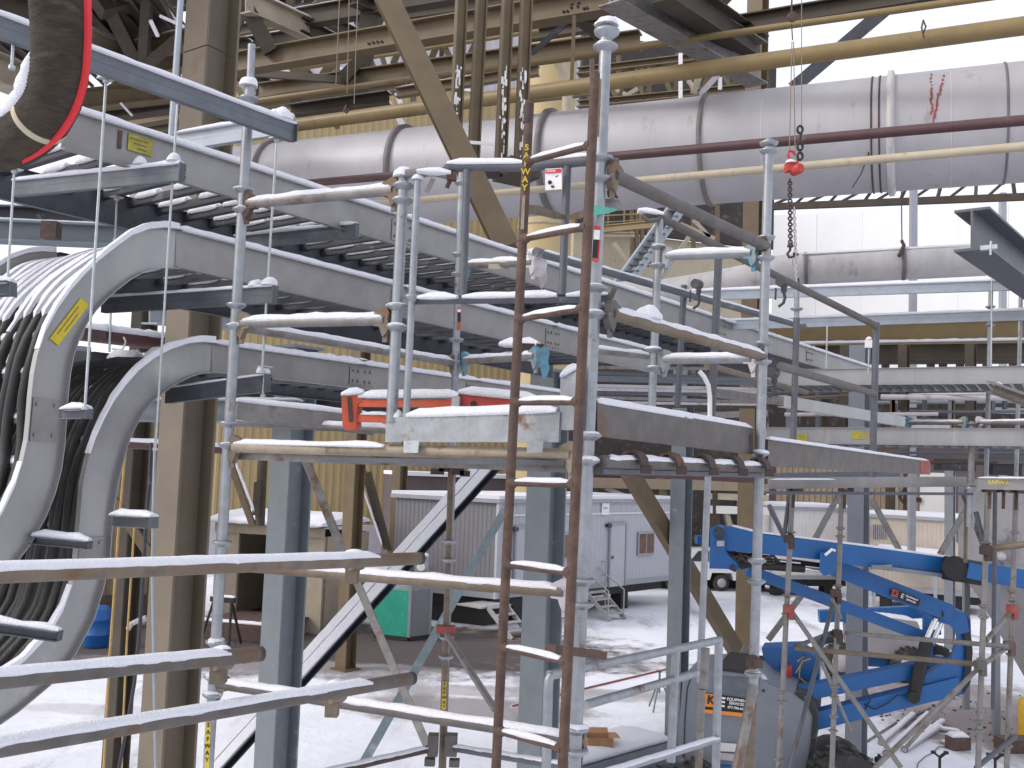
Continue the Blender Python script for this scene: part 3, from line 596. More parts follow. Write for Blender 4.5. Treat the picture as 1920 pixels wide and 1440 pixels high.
# pipe rack beams of the new grey steelwork
def beamthing(name, label, cat, p, q, h, wd, mat, snow=0, tf=.018, tw=.014, group=None, up=Z):
    o = solo(name, label, cat, MB().ibeam(p, q, h, wd, tf, tw, up), mat, group)
    if snow: bsnow(o, Vec(p) + Z * (h / 2), Vec(q) + Z * (h / 2), wd * .95, snow)
    return o
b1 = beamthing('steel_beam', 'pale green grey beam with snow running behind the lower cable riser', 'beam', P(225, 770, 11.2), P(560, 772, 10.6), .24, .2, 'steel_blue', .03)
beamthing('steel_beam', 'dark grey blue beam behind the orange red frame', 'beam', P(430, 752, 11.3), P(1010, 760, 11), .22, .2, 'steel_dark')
beamthing('steel_beam', 'grey blue beam with bright snow under the upper riser at far left', 'beam', P(-60, 432, 9.2), P(265, 446, 9.6), .2, .2, 'steel_blue', .03)
beamthing('steel_beam', 'dark grey beam at far left below the hose, behind the rods', 'beam', P(-60, 404, 10.4), P(200, 412, 10.8), .2, .2, 'steel_dark', .03)
solo('clamp_block', 'dark red steel block on the snowy beam at far left', 'block', MB().cub(P(96, 432, 9.0), Vec((.07, 0, .0)), Vec((0, .06, 0)), Z * .075), 'rust_dark')
beamthing('steel_beam', 'light blue beam seen in the gap right of the upper riser', 'beam', P(280, 590, 9.6), P(520, 612, 11.8), .18, .18, 'strut_light', .0)
beamthing('steel_beam', 'dark brown beam under the tan beam at right', 'beam', P(1420, 662, 20.5), P(2040, 658, 19), .36, .3, 'brown_steel')
tb_ = beamthing('steel_beam', 'long tan beam with a snowy lower edge below the snowy channels at right', 'beam', P(1395, 628, 15.5), P(2040, 618, 14), .33, .22, 'pipe_tan', .0)
bsnow(tb_, P(1440, 646, 15.3) - Vec((.0, .1, .0)), P(2040, 636, 13.9) - Vec((0, .1, 0)), .1, .03)
p = P(1822, 430, 7.0); q = p + UD * 4.2
o = beamthing('steel_beam', 'dark grey cantilever I beam end sticking in at upper right', 'beam', p, q, .30, .235, 'galv_dark', 0, .018, .016)
part(o, 'beam_clamp', MB().box(P(1838, 466, 6.95), P(1870, 463, 6.9), .05, .03).tube(P(1858, 452, 6.9), P(1857, 478, 6.9), .008, 6), 'rod')
# snow laden diagonal brace
d0, d1 = P(392, 1452, 12.2), P(921, 868, 13.0)
dg = thing('diagonal_brace', 'snow covered grey diagonal H beam sloping up to the ladder', 'brace', d0)
dd = (d1 - d0).normalized(); upn = dd.cross(Vec((0, 1, 0)).cross(dd)).normalized()
side = Vec((0, 1, 0)) - dd * dd.y; side.normalize(); nup = side.cross(dd).normalized(); nup = nup if nup.z > 0 else -nup
nv_ = (nup * .62 - side * .78).normalized(); sv_ = dd.cross(nv_).normalized()
part(dg, 'shaft', MB().ibeam(d0, d1, .13, .27, .02, .02, nv_), 'steel_dark')
for k in (-1, 1):
    A = [d0.lerp(d1, i / 40) + nv_ * .066 + sv_ * (k * .068 - .06) for i in range(41)]; B = [a + sv_ * .12 for a in A]
    part(dg, 'snow', MB().strip(A, B, [nv_ * (.03 + .012 * mnoise.noise(a * 6)) for a in A]), 'snow')
# tan and grey braces
def bracething(label, a, b, w_, h_, mat, grp=None): return solo('brace', label, 'brace', MB().ibeam(a, b, w_, h_, .015, .012, Vec((0, 1, 0))), mat, grp)
solo('brace', 'wide tan diagonal brace crossing in front of the silver pipe', 'brace', MB().ibeam(P(712, -30, 10.4), P(952, 470, 9.7), .23, .23, .016, .014, Vec((-.1, 1, .1))), 'tan_steel')
solo('brace', 'brown diagonal brace running down to the tan column behind the railing', 'brace', MB().box(P(1180, 885, 17), P(1398, 1250, 19.2), .26, .2, Vec((-.5, .8, 0))), 'tan_steel')
solo('brace', 'thin green grey flat brace crossing below the ladder to lower left', 'brace', MB().box(P(947, 955, 9.5), P(676, 1440, 8.6), .075, .012, Vec((0, 1, .2))), 'green_grey')
solo('brace', 'mottled galvanized angle brace from the pale column down to the foreground rail', 'brace', MB().box(P(568, 850, 9.2), P(648, 1046, 9.0), .075, .02, Vec((0, 1, .2))), 'galv_dull')
solo('brace', 'mottled galvanized angle brace from the foreground rail end down to lower right', 'brace', MB().box(P(660, 1070, 8.9), P(806, 1410, 8.4), .065, .02, Vec((0, 1, .2))), 'galv_dull')
for lb, a, b in (('thin grey brace in front of the white trailer', P(1574, 925, 17), P(1526, 1015, 17)), ('thin grey brace right of the grey column before the beige trailer', P(1634, 935, 17), P(1688, 1035, 17)), ('thin brown brace left of the narrow grey column', P(1812, 955, 17), P(1762, 1040, 17)),
                 ('grey brace running up right behind the blue boom', P(1515, 1100, 17), P(1440, 1200, 17)), ('grey brace below the tan column towards the lift body', P(1400, 1210, 17), P(1372, 1270, 17))):
    solo('brace', lb, 'brace', MB().box(a, b, .09, .05, Vec((0, 1, .2))), 'galv_dull')
o = solo('brace', 'long tan brace against the yellow siding left of the dark vertical pipe', 'brace', MB().box(P(432, 870, 25), P(474, 985, 25), .14, .14), 'tan_steel')
o = solo('brace', 'snowy flat tan brace against the yellow siding beside the dark vertical pipe', 'brace', MB().box(P(440, 868, 24.8), P(478, 960, 24.8), .12, .02), 'tan_steel')
bsnow(o, P(441, 868, 24.6), P(476, 958, 24.6), .1, .1)
solo('downpipe', 'dark vertical pipe with grey box on the yellow siding', 'pipe', MB().tube(P(493, 850, 25), P(487, 985, 25), .12, 10).cub(P(482, 935, 24.8), Vec((.08, 0, 0)), Vec((0, .08, 0)), Vec((0, 0, .4))), 'brown_steel')
solo('brace', 'slim brown angle brace right of the snowy one on the yellow siding', 'brace', MB().box(P(692, 885, 26), P(731, 1032, 26), .08, .12), 'brown_steel')
o = solo('brace', 'snowy brown angle brace right of the tan column on the yellow siding', 'brace', MB().box(P(678, 868, 26), P(724, 1030, 26), .1, .12), 'brown_steel')
bsnow(o, P(676, 905, 25.9), P(716, 1022, 25.9), .13, .1)

# ================================================================= OVERHEAD TAN FRAME
of = thing('overhead_steelwork', 'overhead frame of tan steel beams and braces across the top of the picture', 'steel frame', P(800, 80, 15))
def ob(x1, y1, Y1, x2, y2, Y2, h, wd, mat='tan_steel', snow=0, name='beam'):
    p, q = P(x1, y1, Y1), P(x2, y2, Y2); o = part(of, name, MB().ibeam(p, q, h, wd, .02, .016), mat)
    if snow: bsnow(o, p + Z * h / 2, q + Z * h / 2, wd * .9, snow, step=.12, lump=.25)
    return o
def obr(x1, y1, Y1, x2, y2, Y2, w_, mat='brown_steel', snow=0):
    p, q = P(x1, y1, Y1), P(x2, y2, Y2); o = part(of, 'brace', MB().box(p, q, w_, w_ * .7, Vec((0, 1, .1))), mat)
    if snow:
        u = Z * (w_ * .45)
        bsnow(o, p + u, q + u, w_ * .5, .03, step=.12)
mb_ = ob(395, 129, 16.2, 1270, -20, 12.9, .33, .26)
for xs, ys in ((692, 82), (700, 80), (708, 79), (716, 78), (1057, 22), (1064, 21), (1072, 7), (1085, 5), (1071, 14), (1083, 12), (1095, 16), (1101, 15)):
    part(mb_, 'bolt', MB().lathe(P(xs, ys, yv(xs, 395, 16.2, -2400) - .05), Vec((-.45, -.9, 0)), [(.02, -.03), (.02, .03), (.012, .035)], 6), 'rust_dark')
ob(535, 40, 16.8, 1010, -42, 14.6, .32, .2, 'brown_steel', .04)
ob(430, 92, 19.2, 600, 64, 18.4, .3, .18, 'brown_steel', .05)
ob(486, 173, 17.4, 1200, 76, 14.6, .27, .22, 'tan_steel', .02)
ob(545, 209, 17.2, 730, 184, 16.6, .2, .18, 'brown_steel', .04)
ob(165, 240, 18, 360, 206, 17, .26, .2, 'tan_steel', .02)
ob(460, 2, 15.2, 580, 56, 16.6, .36, .2, 'tan_light', .05)
ob(560, 46, 16.4, 640, 86, 17.3, .24, .2, 'brown_steel', .04)
ob(612, 40, 18, 672, 68, 18.6, .2, .2, 'brown_steel', .05)
ob(446, 134, 17.5, 525, 176, 18.6, .24, .2, 'brown_steel', .05)
ob(660, -4, 15.6, 700, 14, 16, .2, .2, 'brown_steel', .05)
obr(452, -4, 15.4, 509, 97, 15.6, .24, 'brown_steel', .05); obr(473, 137, 17, 642, 150, 16.2, .12)
obr(640, 151, 16.4, 692, 98, 16.6, .2); obr(686, 80, 17.6, 674, 190, 17.6, .3, 'brown_steel'); obr(550, 180, 17.8, 582, 226, 17.8, .18, 'brown_steel', .05)
obr(696, 15, 16, 690, 70, 16, .3); obr(590, 140, 20, 618, 105, 20, .22, 'white_plate'); obr(606, 142, 19.6, 632, 104, 19.6, .16, 'tan_steel'); obr(655, 148, 20, 676, 118, 20, .2, 'white_plate')
obr(566, 118, 20, 566, 145, 20, .34, 'tan_steel'); obr(540, 140, 19, 522, 118, 19, .14, 'white_plate')
obr(718, 90, 20, 730, 128, 20, .1, 'white_plate'); obr(712, 92, 19.8, 724, 130, 19.8, .1, 'tan_steel'); obr(738, 158, 20, 752, 196, 20, .1, 'white_plate'); obr(716, 172, 20, 732, 200, 20, .12, 'white_plate'); obr(742, 210, 20, 760, 245, 20, .12, 'white_plate')
obr(1068, 36, 14, 998, 100, 14.6, .075, 'steel_dark'); obr(1082, 36, 14, 1136, 80, 14.2, .12, 'brown_steel'); obr(1077, 26, 13.4, 1072, 150, 13.4, .05, 'tan_steel'); obr(1090, 42, 15, 1118, 64, 15, .1, 'white_plate')
gb = ob(1143, -42, 11.9, 1420, 122, 14.9, .64, .34, 'galv_dull'); ob(1240, -30, 11.9, 1425, 95, 15, .4, .3, 'brown_steel')
ob(1285, 64, 14.8, 1990, -54, 12.0, .24, .22, 'brown_steel')
obr(1372, -12, 14.6, 1305, 56, 15, .13); obr(1660, 18, 16, 1488, 164, 17.4, .22, 'galv_dark'); obr(1284, 12, 15, 1304, 56, 15, .2)
obr(1320, 118, 16, 1300, 175, 16, .1, 'tan_light'); obr(1346, 140, 16, 1312, 178, 16, .09, 'conduit')
obr(1350, 145, 16, 1350, 168, 16, .06, 'white_plate'); obr(1276, 100, 19, 1276, 186, 19, .07, 'white_plate')
# lattice girders behind the first frame
def lattice(x1, y1, Y1, x2, y2, Y2, hpx, n, w_, mat, snow):
    t0, t1 = P(x1, y1, Y1), P(x2, y2, Y2); b0, b1 = P(x1, y1 + hpx, Y1), P(x2, y2 + hpx * Y1 / Y2, Y2); b0.z = t0.z - (t0.z - b0.z); 
    for p, q in ((t0, t1), (b0, b1)):
        o = part(of, 'chord', MB().chan(p, q, w_ * 1.4, w_, .02), mat)
        if snow: bsnow(o, p + Z * w_ * .7, q + Z * w_ * .7, w_ * .8, .04, step=.15, lump=.2)
    for i in range(n):
        a, b = (t0.lerp(t1, i / n), b0.lerp(b1, (i + .5) / n)); o = part(of, 'lattice_bar', MB().box(a, b, w_ * .8, w_ * .5, Vec((0, 1, .1))), mat); c = t0.lerp(t1, (i + 1) / n)
        o = part(of, 'lattice_bar', MB().box(b, c, w_ * .8, w_ * .5, Vec((0, 1, .1))), mat)
        if snow and i % 2: bsnow(o, b + Z * w_ * .3, c + Z * w_ * .3, w_ * .6, .04, step=.15)
lattice(420, 30, 23, 1010, -60, 19.5, 92, 7, .2, 'brown_steel', True)
lattice(430, 128, 25, 900, 62, 22, 70, 7, .17, 'tan_steel', True)
lattice(150, 40, 20, 470, -10, 18.5, 90, 4, .18, 'brown_steel', True)
lattice(1085, 135, 25, 1400, 98, 22.5, 62, 6, .12, 'tan_steel', False)
for x1, y1, Y1, x2, y2, Y2, w_, mt in ((436, 60, 20, 600, 34, 19.5, .22, 'tan_steel'), (505, 10, 20, 620, 60, 21, .2, 'brown_steel'), (590, -5, 19, 690, 38, 20, .2, 'tan_steel'), (470, 200, 20, 760, 162, 19, .16, 'tan_steel'), (520, 232, 21, 640, 214, 20.5, .14, 'brown_steel'), (744, 30, 18, 980, -4, 17, .2, 'brown_steel'), (744, 175, 18.5, 1010, 132, 17.5, .18, 'tan_steel'), (980, 70, 19, 1140, 44, 18, .2, 'brown_steel'), (1000, 185, 22, 1130, 170, 21, .15, 'tan_steel'), (160, 262, 19, 345, 236, 18.2, .18, 'brown_steel'), (165, 205, 19.5, 345, 182, 19, .2, 'tan_steel')):
    ob(x1, y1, Y1, x2, y2, Y2, w_, w_ * .8, mt, .03)
for px, y0, y1, Y, w_, mt in ((486, 20, 230, 21, .16, 'brown_steel'), (545, -10, 60, 19, .2, 'brown_steel'), (632, 90, 240, 21, .14, 'tan_steel'), (775, 40, 210, 20, .16, 'tan_steel'), (828, 0, 220, 22, .14, 'brown_steel'), (1110, 60, 210, 22, .14, 'tan_steel'), (300, 120, 270, 18.5, .16, 'brown_steel'), (215, 110, 230, 18.5, .12, 'tan_steel')):
    part(of, 'hanger_post', MB().box(P(px, y0, Y), P(px, y1, Y), w_, w_ * .7), mt)
for x1, x2, y1, y2, Y, r_ in ((430, 1010, 150, 58, 19.8, .04), (430, 1010, 214, 140, 21, .05), (990, 1400, 108, 60, 21, .05), (160, 345, 190, 165, 18, .05)):
    part(of, 'service_pipe', MB().tube(P(x1, y1, Y), P(x2, y2, Y - 1.5), r_, 8), 'pipe_tan')
# upper left: dark platform with beams below it
pl = thing('overhead_platform', 'dark brown steel platform and beams overhead at the upper left', 'platform', P(170, 60, 13))
zf = P(170, 118, 14.6).z
A = [Vec((x, y, zf)) for x, y in ((-14, 7.5), (P(352, 80, 12).x, 7.5), (P(350, 80, 14.2).x, 14.6), (-14, 16))]
part(pl, 'floor', MB().prism(A, Z * .1), 'brown_steel'); part(pl, 'floor_snow', MB().prism([a + Z * .11 for a in A], Z * .05), 'snow')
def pb(x1, y1, Y1, x2, y2, Y2, h, wd, mat, snow=0):
    p, q = P(x1, y1, Y1), P(x2, y2, Y2); o = part(pl, 'beam', MB().ibeam(p, q, h, wd, .02, .016), mat)
    if snow: bsnow(o, p + Z * h / 2, q + Z * h / 2, wd * .9, snow, step=.12, lump=.25)
pb(150, 64, 12.6, 232, 98, 13.6, .22, .2, 'tan_light', .06); pb(226, 104, 13.6, 360, 72, 12.8, .22, .2, 'tan_steel', .05); pb(215, 150, 14.4, 360, 112, 13.6, .24, .2, 'tan_steel', .04)
pb(-60, 110, 10.6, 62, 160, 11.8, .34, .3, 'tan_light', .0); pb(-60, 15, 10.5, 110, 60, 11.5, .5, .3, 'brown_steel'); pb(150, 190, 14.6, 350, 168, 14.2, .3, .2, 'tan_steel'); pb(150, 225, 14.9, 360, 196, 14.4, .14, .2, 'brown_steel', .04)
for x1, y1, x2, y2, w_ in ((192, -10, 262, 128, .17), (277, -10, 268, 132, .13), (335, 72, 264, 132, .12), (180, 10, 350, -30, .3), (278, 36, 298, 70, .06)):
    part(pl, 'brace', MB().box(P(x1, y1, 12.4), P(x2, y2, 13.2), w_, w_ * .7, Vec((0, 1, .1))), 'brown_steel')
part(pl, 'panel', MB().cub(P(198, 62, 13.9), Vec((.07, 0, 0)), Vec((0, .03, 0)), Z * .09), 'pipe_cream')
part(pl, 'brace', MB().box(P(282, 38, 12.2), P(296, 68, 12.4), .04, .03).box(P(300, 30, 12.2), P(345, 50, 12.2), .04, .03).box(P(228, 195, 13.8), P(246, 215, 13.8), .1, .03), 'white_plate')
gr = MB()
for i in range(44): x_ = -14 + i * .22; gr.box(Vec((x_, 8, zf - .03)), Vec((x_, 15.5, zf - .03)), .03, .05)
part(pl, 'grating_bars', gr, 'rust_dark')['kind'] = 'stuff'

# ================================================================= PIPES
def pipe(label, p, q, r, mat, n=14, name='pipe', rings=(), rmat=None, group=None):
    t = thing(name, label, 'pipe', p, group); part(t, 'pipe_body', MB().tube(p, q, r, n), mat)
    ax = (q - p).normalized(); L = (q - p).length
    for s_, w_, e in rings: c = p + ax * s_; part(t, 'flange_ring', MB().lathe(c - ax * w_ / 2, ax, [(r, 0), (r + e, .0), (r + e, w_), (r, w_)], max(n, 14)), rmat or mat)
    return t
BP0 = P(300, 373, yv(300, 1920, 12, -3640)); BP1 = P(2060, 217, yv(2060, 1920, 12, -3640)); bax = (BP1 - BP0).normalized()
bp = thing('duct_pipe', 'very large silver insulated pipe crossing behind the scaffold', 'pipe', BP0.lerp(BP1, .5))
part(bp, 'pipe_body', MB().tube(BP0, BP1, .722, 64), 'duct')
def bpt(px):       # point on the pipe axis behind picture column px
    lo, hi = 0., 1.
    for _ in range(40):
        m = (lo + hi) / 2
        if proj(BP0.lerp(BP1, m))[0] < px: lo = m
        else: hi = m
    return BP0.lerp(BP1, lo)
def proj(v):
    c = R3.transposed() @ (Vec(v) - C0); return 960 + F * c.x / -c.z, 720 - F * c.y / -c.z
for px, w_, e, mt in ((525, .09, .05, 'duct_band'), (768, .1, .06, 'duct_band'), (1040, .1, .06, 'duct_band'), (1330, .07, .035, 'duct_band'), (1672, .10, .06, 'duct_old'), (1882, .03, .012, 'duct_band')):
    c = bpt(px); part(bp, 'band', MB().lathe(c - bax * w_ / 2, bax, [(.722, 0), (.722 + e, w_ * .2), (.722 + e, w_ * .8), (.722, w_)], 64), mt)
for px in (1636, 1650): c = bpt(px); part(bp, 'strap', MB().lathe(c, bax, [(.722, 0), (.734, .003), (.734, .02), (.722, .023)], 64), 'rust')
for px, n_ in ((1165, .012), (1440, .008), (900, .008), (1780, .008)): c = bpt(px); part(bp, 'seam', MB().lathe(c, bax, [(.722, 0), (.726, .002), (.726, .012), (.722, .014)], 64), 'duct_old')
ru = MB()
for dx, y0, y1, k in ((0, 140, 212, 6), (22, 142, 225, 6)):
    for i in range(k * 2):
        t = i / (k * 2 - 1); x_ = 1747 + dx - t * (dx * .9) + random.uniform(-2, 2); y_ = y0 + t * (y1 - y0); c = bpt(x_)
        r_ = ray(x_, y_); # nearest hit on the cylinder
        o_ = C0 - c; dv = r_ - bax * r_.dot(bax); ov = o_ - bax * o_.dot(bax); a_ = dv.dot(dv); b_ = 2 * dv.dot(ov); cc = ov.dot(ov) - .725 ** 2; D = b_ * b_ - 4 * a_ * cc
        if D > 0: h_ = C0 + r_ * ((-b_ - math.sqrt(D)) / (2 * a_)); n_ = ((h_ - c) - bax * (h_ - c).dot(bax)).normalized(); ru.cub(h_, bax * random.uniform(.006, .014), n_.cross(bax) * random.uniform(.01, .05), n_ * .004)
part(bp, 'rust_patch', ru, 'red_rust')['kind'] = 'stuff'
part(bp, 'loose_wire', MB().path([P(1629, 195, 12.2), P(1634, 230, 12.15), P(1628, 290, 12.1), P(1615, 325, 12.2), P(1598, 352, 12.3)], .008, 5), 'rust_dark')
q0 = yv(200, 1920, 10.6, -2400)
p1 = pipe('long tan pipe running above the big silver pipe', P(440, 250, yv(440, 1920, 10.8, -2400)), P(2040, 32, yv(2040, 1920, 10.8, -2400)), .105, 'pipe_tan', rings=((3.9, .03, .008), (4.0, .03, .008)))
p2 = pipe('thin tan pipe high above the long tan one', P(440, 195, yv(440, 1920, 11.2, -2400)), P(1900, -12, yv(1900, 1920, 11.2, -2400)), .045, 'pipe_tan')
p3 = pipe('maroon pipe in front of the big silver pipe', P(300, 368, yv(300, 1920, 9.2, -2400)), P(2040, 215, yv(2040, 1920, 9.2, -2400)), .052, 'pipe_brown')
p4 = pipe('cream pipe in front of the big silver pipe below the maroon one', P(640, 388, yv(640, 1920, 9.0, -2400)), P(2040, 264, yv(2040, 1920, 9.0, -2400)), .042, 'pipe_cream', rings=((4.5, .01, .003), (4.65, .01, .003)))
p5 = thing('fire_water_pipe', 'dark red pipe with snow on top passing below the deck', 'pipe', P(600, 850, 9))
part(p5, 'pipe_body', MB().tube(P(130, 825, 9.8), P(1460, 898, 9.4), .052, 12), 'pipe_brown'); tsnow(p5, P(180, 828, 9.76), P(425, 842, 9.7), .05, .01)
part(p5, 'pipe_hanger', MB().path([P(343, 823, 9.7), P(338, 812, 9.7), P(344, 803, 9.7), P(350, 812, 9.7), P(351, 835, 9.65), P(346, 846, 9.65)], .008, 5).tube(P(345, 803, 9.7), P(345, 788, 9.7), .012, 6), 'rod')
p6 = thing('sprinkler_pipe', 'dark red pipe loaded with snow behind the upper riser', 'pipe', P(280, 620, 9))
part(p6, 'pipe_body', MB().tube(P(150, 622, 8.3), P(700, 690, 10.8), .075, 12), 'pipe_brown'); tsnow(p6, P(155, 621, 8.3), P(690, 689, 10.8), .07, .03)
for px, y_ in ((232, 632), (316, 644)): part(p6, 'tube_loop', MB().path([P(px, y_, 8.3), P(px + 4, y_ + 8, 8.3), P(px + 1, y_ + 18, 8.3), P(px - 4, y_ + 24, 8.3), P(px - 22, y_ + 22, 8.3)], .008, 5), 'conduit')
part(p6, 'pipe_hanger', MB().tube(P(208, 570, 8.4), P(205, 660, 8.4), .01, 6), 'rod')
ep = thing('lower_duct', 'dented pale grey duct pipe with snow on top at right below the silver pipe', 'pipe', P(1650, 495, 16))
part(ep, 'pipe_body', MB().tube(P(1488, 505, 16.6), P(2000, 478, 15.4), .262, 32), 'duct_old')
part(ep, 'elbow', MB().path([P(1488, 505, 16.6), P(1450, 510, 16.7), P(1400, 522, 17), P(1330, 535, 17.4), P(1240, 548, 18), P(1150, 552, 18.6)], .26, 28, [.262, .262, .24, .235, .23, .23]), 'duct_old')
part(ep, 'snow', MB().snow(P(1505, 480, 16.5), P(1990, 455, 15.4), .3, .05, step=.1, lump=.8), 'snow')
for px in (1508, 1690): yy = 505 - (px - 1488) * .0527; c = P(px, yy, 16.55 - (px - 1488) * .00234); ax = (P(2000, 478, 15.4) - P(1488, 505, 16.6)).normalized(); part(ep, 'band', MB().lathe(c, ax, [(.262, 0), (.27, .01), (.27, .05), (.262, .06)], 32), 'duct_band')
part(ep, 'rust_streak', MB().lathe(P(1490, 505, 16.6), ax, [(.262, 0), (.266, .01), (.266, .07), (.262, .08)], 32), 'rust')
part(ep, 'hanger_cable', MB().tube(P(1690, 355, 16), P(1691, 452, 16), .01, 5).path([P(1691, 452, 16), P(1695, 460, 15.9), P(1686, 480, 15.8)], .03, 6), 'rust_dark')
# four hanging tan conduits and their bracket
vc = thing('conduit_hanger', 'brown bracket carrying four vertical tan conduits with peeling paint', 'conduit rack', P(940, 300, 11))
for xt, xb, yb, w_, pe in ((868, 853, 292, 11, True), (906, 888, 296, 10, False), (955, 939, 300, 11, True), (990, 975, 305, 10, True)):
    cd = part(vc, 'conduit', MB().ibeam(P(xt, -60, 11), P(xb, yb, 11), .12, .10, .018, .02, Vec((1, .4, 0))), 'tan_steel')
    if pe:
        pm = MB()
        for i in range(34):
            t = random.uniform(.45, 1) ** .8; a = P(xt, -60, 10.9).lerp(P(xb, yb, 10.9), t) + Vec((random.uniform(-.03, .03), -.02, 0)); pm.cub(a, Vec((random.uniform(.003, .012), .006, 0)), Vec((0, .004, 0)), Z * random.uniform(.008, .05))
        part(cd, 'peeled_patch', pm, 'white_plate')['kind'] = 'stuff'
part(vc, 'bracket', MB().cub(P(968, 322, 10.8), Vec((.16, .1, 0)), Vec((-.1, .2, 0)), Z * .09).box(P(905, 320, 11), P(945, 326, 10.9), .12, .05), 'brown_steel')
part(vc, 'label_strip', MB().cub(P(898, 268, 10.9), Vec((.16, .05, .012)), Vec((0, .006, 0)), Z * .018), 'white_plate')
part(vc, 'fixing', MB().cub(P(920, 328, 10.7), Vec((.1, 0, 0)), Vec((0, .05, 0)), Z * .03), 'black')
# far pipe rack lattice, right
lt = thing('lattice_bridge', 'dark lattice pipe bridge under the silver pipe at right', 'steel frame', P(1700, 370, 27))
part(lt, 'chord', MB().box(P(1440, 388, 28), P(2000, 366, 25), .14, .18), 'brown_steel'); part(lt, 'chord', MB().box(P(1500, 352, 28), P(2000, 322, 25), .14, .18), 'brown_steel')
for i in range(16):
    t = i / 16; a = P(1440, 388, 28).lerp(P(2000, 366, 25), t + (.03 if i % 2 else 0)); b = P(1500, 352, 28).lerp(P(2000, 322, 25), t + (.06 if i % 2 == 0 else 0)); part(lt, 'diagonal', MB().box(a, b, .07, .07), 'brown_steel')
for px in (1712,): part(lt, 'column', MB().box(flat(P(px, 500, 26)) + Z * 3, flat(P(px, 500, 26)) + Z * P(px, 352, 26).z, .16, .16), 'trim')
lt2 = thing('lattice_bridge', 'dark cross braced rack seen between the railings under the tan beam', 'steel frame', P(1700, 690, 25))
for (x1, y1, x2, y2, w_) in ((1430, 672, 2000, 668, .3), (1690, 648, 1720, 672, .1), (1870, 655, 1900, 668, .1), (1440, 708, 1700, 760, .12), (1500, 770, 1840, 772, .16)): part(lt2, 'beam', MB().box(P(x1, y1, 23), P(x2, y2, 23), w_, w_), 'brown_steel')
for px in (1505, 1545, 1588, 1660, 1745, 1768, 1800, 1850, 1900): part(lt2, 'post', MB().box(P(px, 650, 23.5), P(px, 800, 23.5), .14, .14), 'brown_steel')
mz = thing('equipment_deck', 'grey blue equipment and beams behind the cable trays at right', 'machinery', P(1750, 850, 21))
part(mz, 'wall', MB().box(P(1440, 846, 26), P(2010, 846, 26), .1, .75), 'mauve_wall')
part(mz, 'rear_wall', MB().box(P(1440, 752, 27), P(2010, 752, 27), .1, 1.6), 'dark_wall')
rr_ = random.Random(11)
for i in range(26):
    x1 = rr_.uniform(1400, 1800); x2 = x1 + rr_.uniform(120, 420); y1 = rr_.uniform(694, 880); Yq = rr_.uniform(18.5, 23); w_ = rr_.choice((.05, .07, .1, .14))
    part(mz, 'service_pipe', MB().tube(P(x1, y1, Yq), P(x2, y1 - rr_.uniform(-4, 8), Yq - .6), w_ / 2, 8), rr_.choice(('tan_steel', 'galv_dark', 'strut', 'conduit', 'brown_steel', 'strut_light', 'pipe_tan')))
for i in range(14):
    px = rr_.uniform(1440, 1910); y1 = rr_.uniform(690, 780); part(mz, 'support_post', MB().box(P(px, y1, 20), P(px, y1 + rr_.uniform(40, 110), 20), .07, .07), rr_.choice(('galv_dark', 'strut', 'tan_steel', 'lift_grey')))
part(mz, 'light_trough', MB().chan(P(1470, 752, 12), P(1780, 805, 15.5), .14, .08, .01, -1), 'alu'); part(mz, 'light_trough', MB().chan(P(1330, 735, 12), P(1600, 768, 15), .1, .08, .01, -1), 'galv_dull')
for i in range(10):
    y1 = 690 + i * 8 + rr_.uniform(-2, 2); part(mz, 'tray_edge', MB().box(P(1120, y1, 16), P(1430, y1 + rr_.uniform(2, 14), 17.5), .05, .05), rr_.choice(('galv_dark', 'strut', 'galv_dull', 'brown_steel', 'conduit')))
for c_, a_, b_, m_ in (((1790, 872), .35, .12, 'steel_dark'), ((1880, 880), .3, .12, 'steel_dark'), ((1670, 800), .5, .08, 'steel_dark'), ((1760, 795), .4, .1, 'lift_grey'), ((1530, 815), .3, .12, 'lift_grey'), ((1500, 805), .12, .1, 'steel_dark'), ((1870, 850), .3, .12, 'galv_dark'), ((1885, 770), .35, .05, 'strut_light')):
    part(mz, 'equipment_box', MB().cub(P(*c_, 21), Vec((a_, 0, 0)), Vec((0, .2, 0)), Z * b_), m_)

# ================================================================= CHAIN HOIST AND CABLES
ch = thing('chain_hoist', 'red chain hoist with hook hanging in front of the cream pipe', 'hoist', P(1486, 310, 8.6))
part(ch, 'sling', MB().tube(P(1485, -10, 8.8), P(1484, 32, 8.8), .008, 5).lathe(P(1484, 33, 8.75), Vec((.2, -1, 0)), [(.03, 0), (.045, .0), (.045, .03), (.03, .03)], 12).tube(P(1484, 45, 8.8), P(1486, 75, 8.8), .006, 5), 'rust')
part(ch, 'load_cable', MB().tube(P(1485, 78, 8.7), P(1480, 288, 8.6), .0045, 5).tube(P(1488, 78, 8.7), P(1491, 285, 8.6), .0045, 5), 'rope_grey')
part(ch, 'housing', MB().cub(P(1484, 313, 8.6), Vec((.05, 0, .008)), Vec((0, .045, 0)), Z * .04).lathe(P(1494, 318, 8.55), Vec((.3, -1, 0)), [(.03, -.06), (.045, -.05), (.045, .05), (.03, .06)], 14).path([P(1484, 302, 8.6), P(1477, 292, 8.6), P(1480, 283, 8.6), P(1487, 284, 8.6), P(1491, 291, 8.6)], .012, 6), 'red')
part(ch, 'snow', MB().mound(P(1483, 308, 8.58) + Z * .01, .05, .035), 'snow')
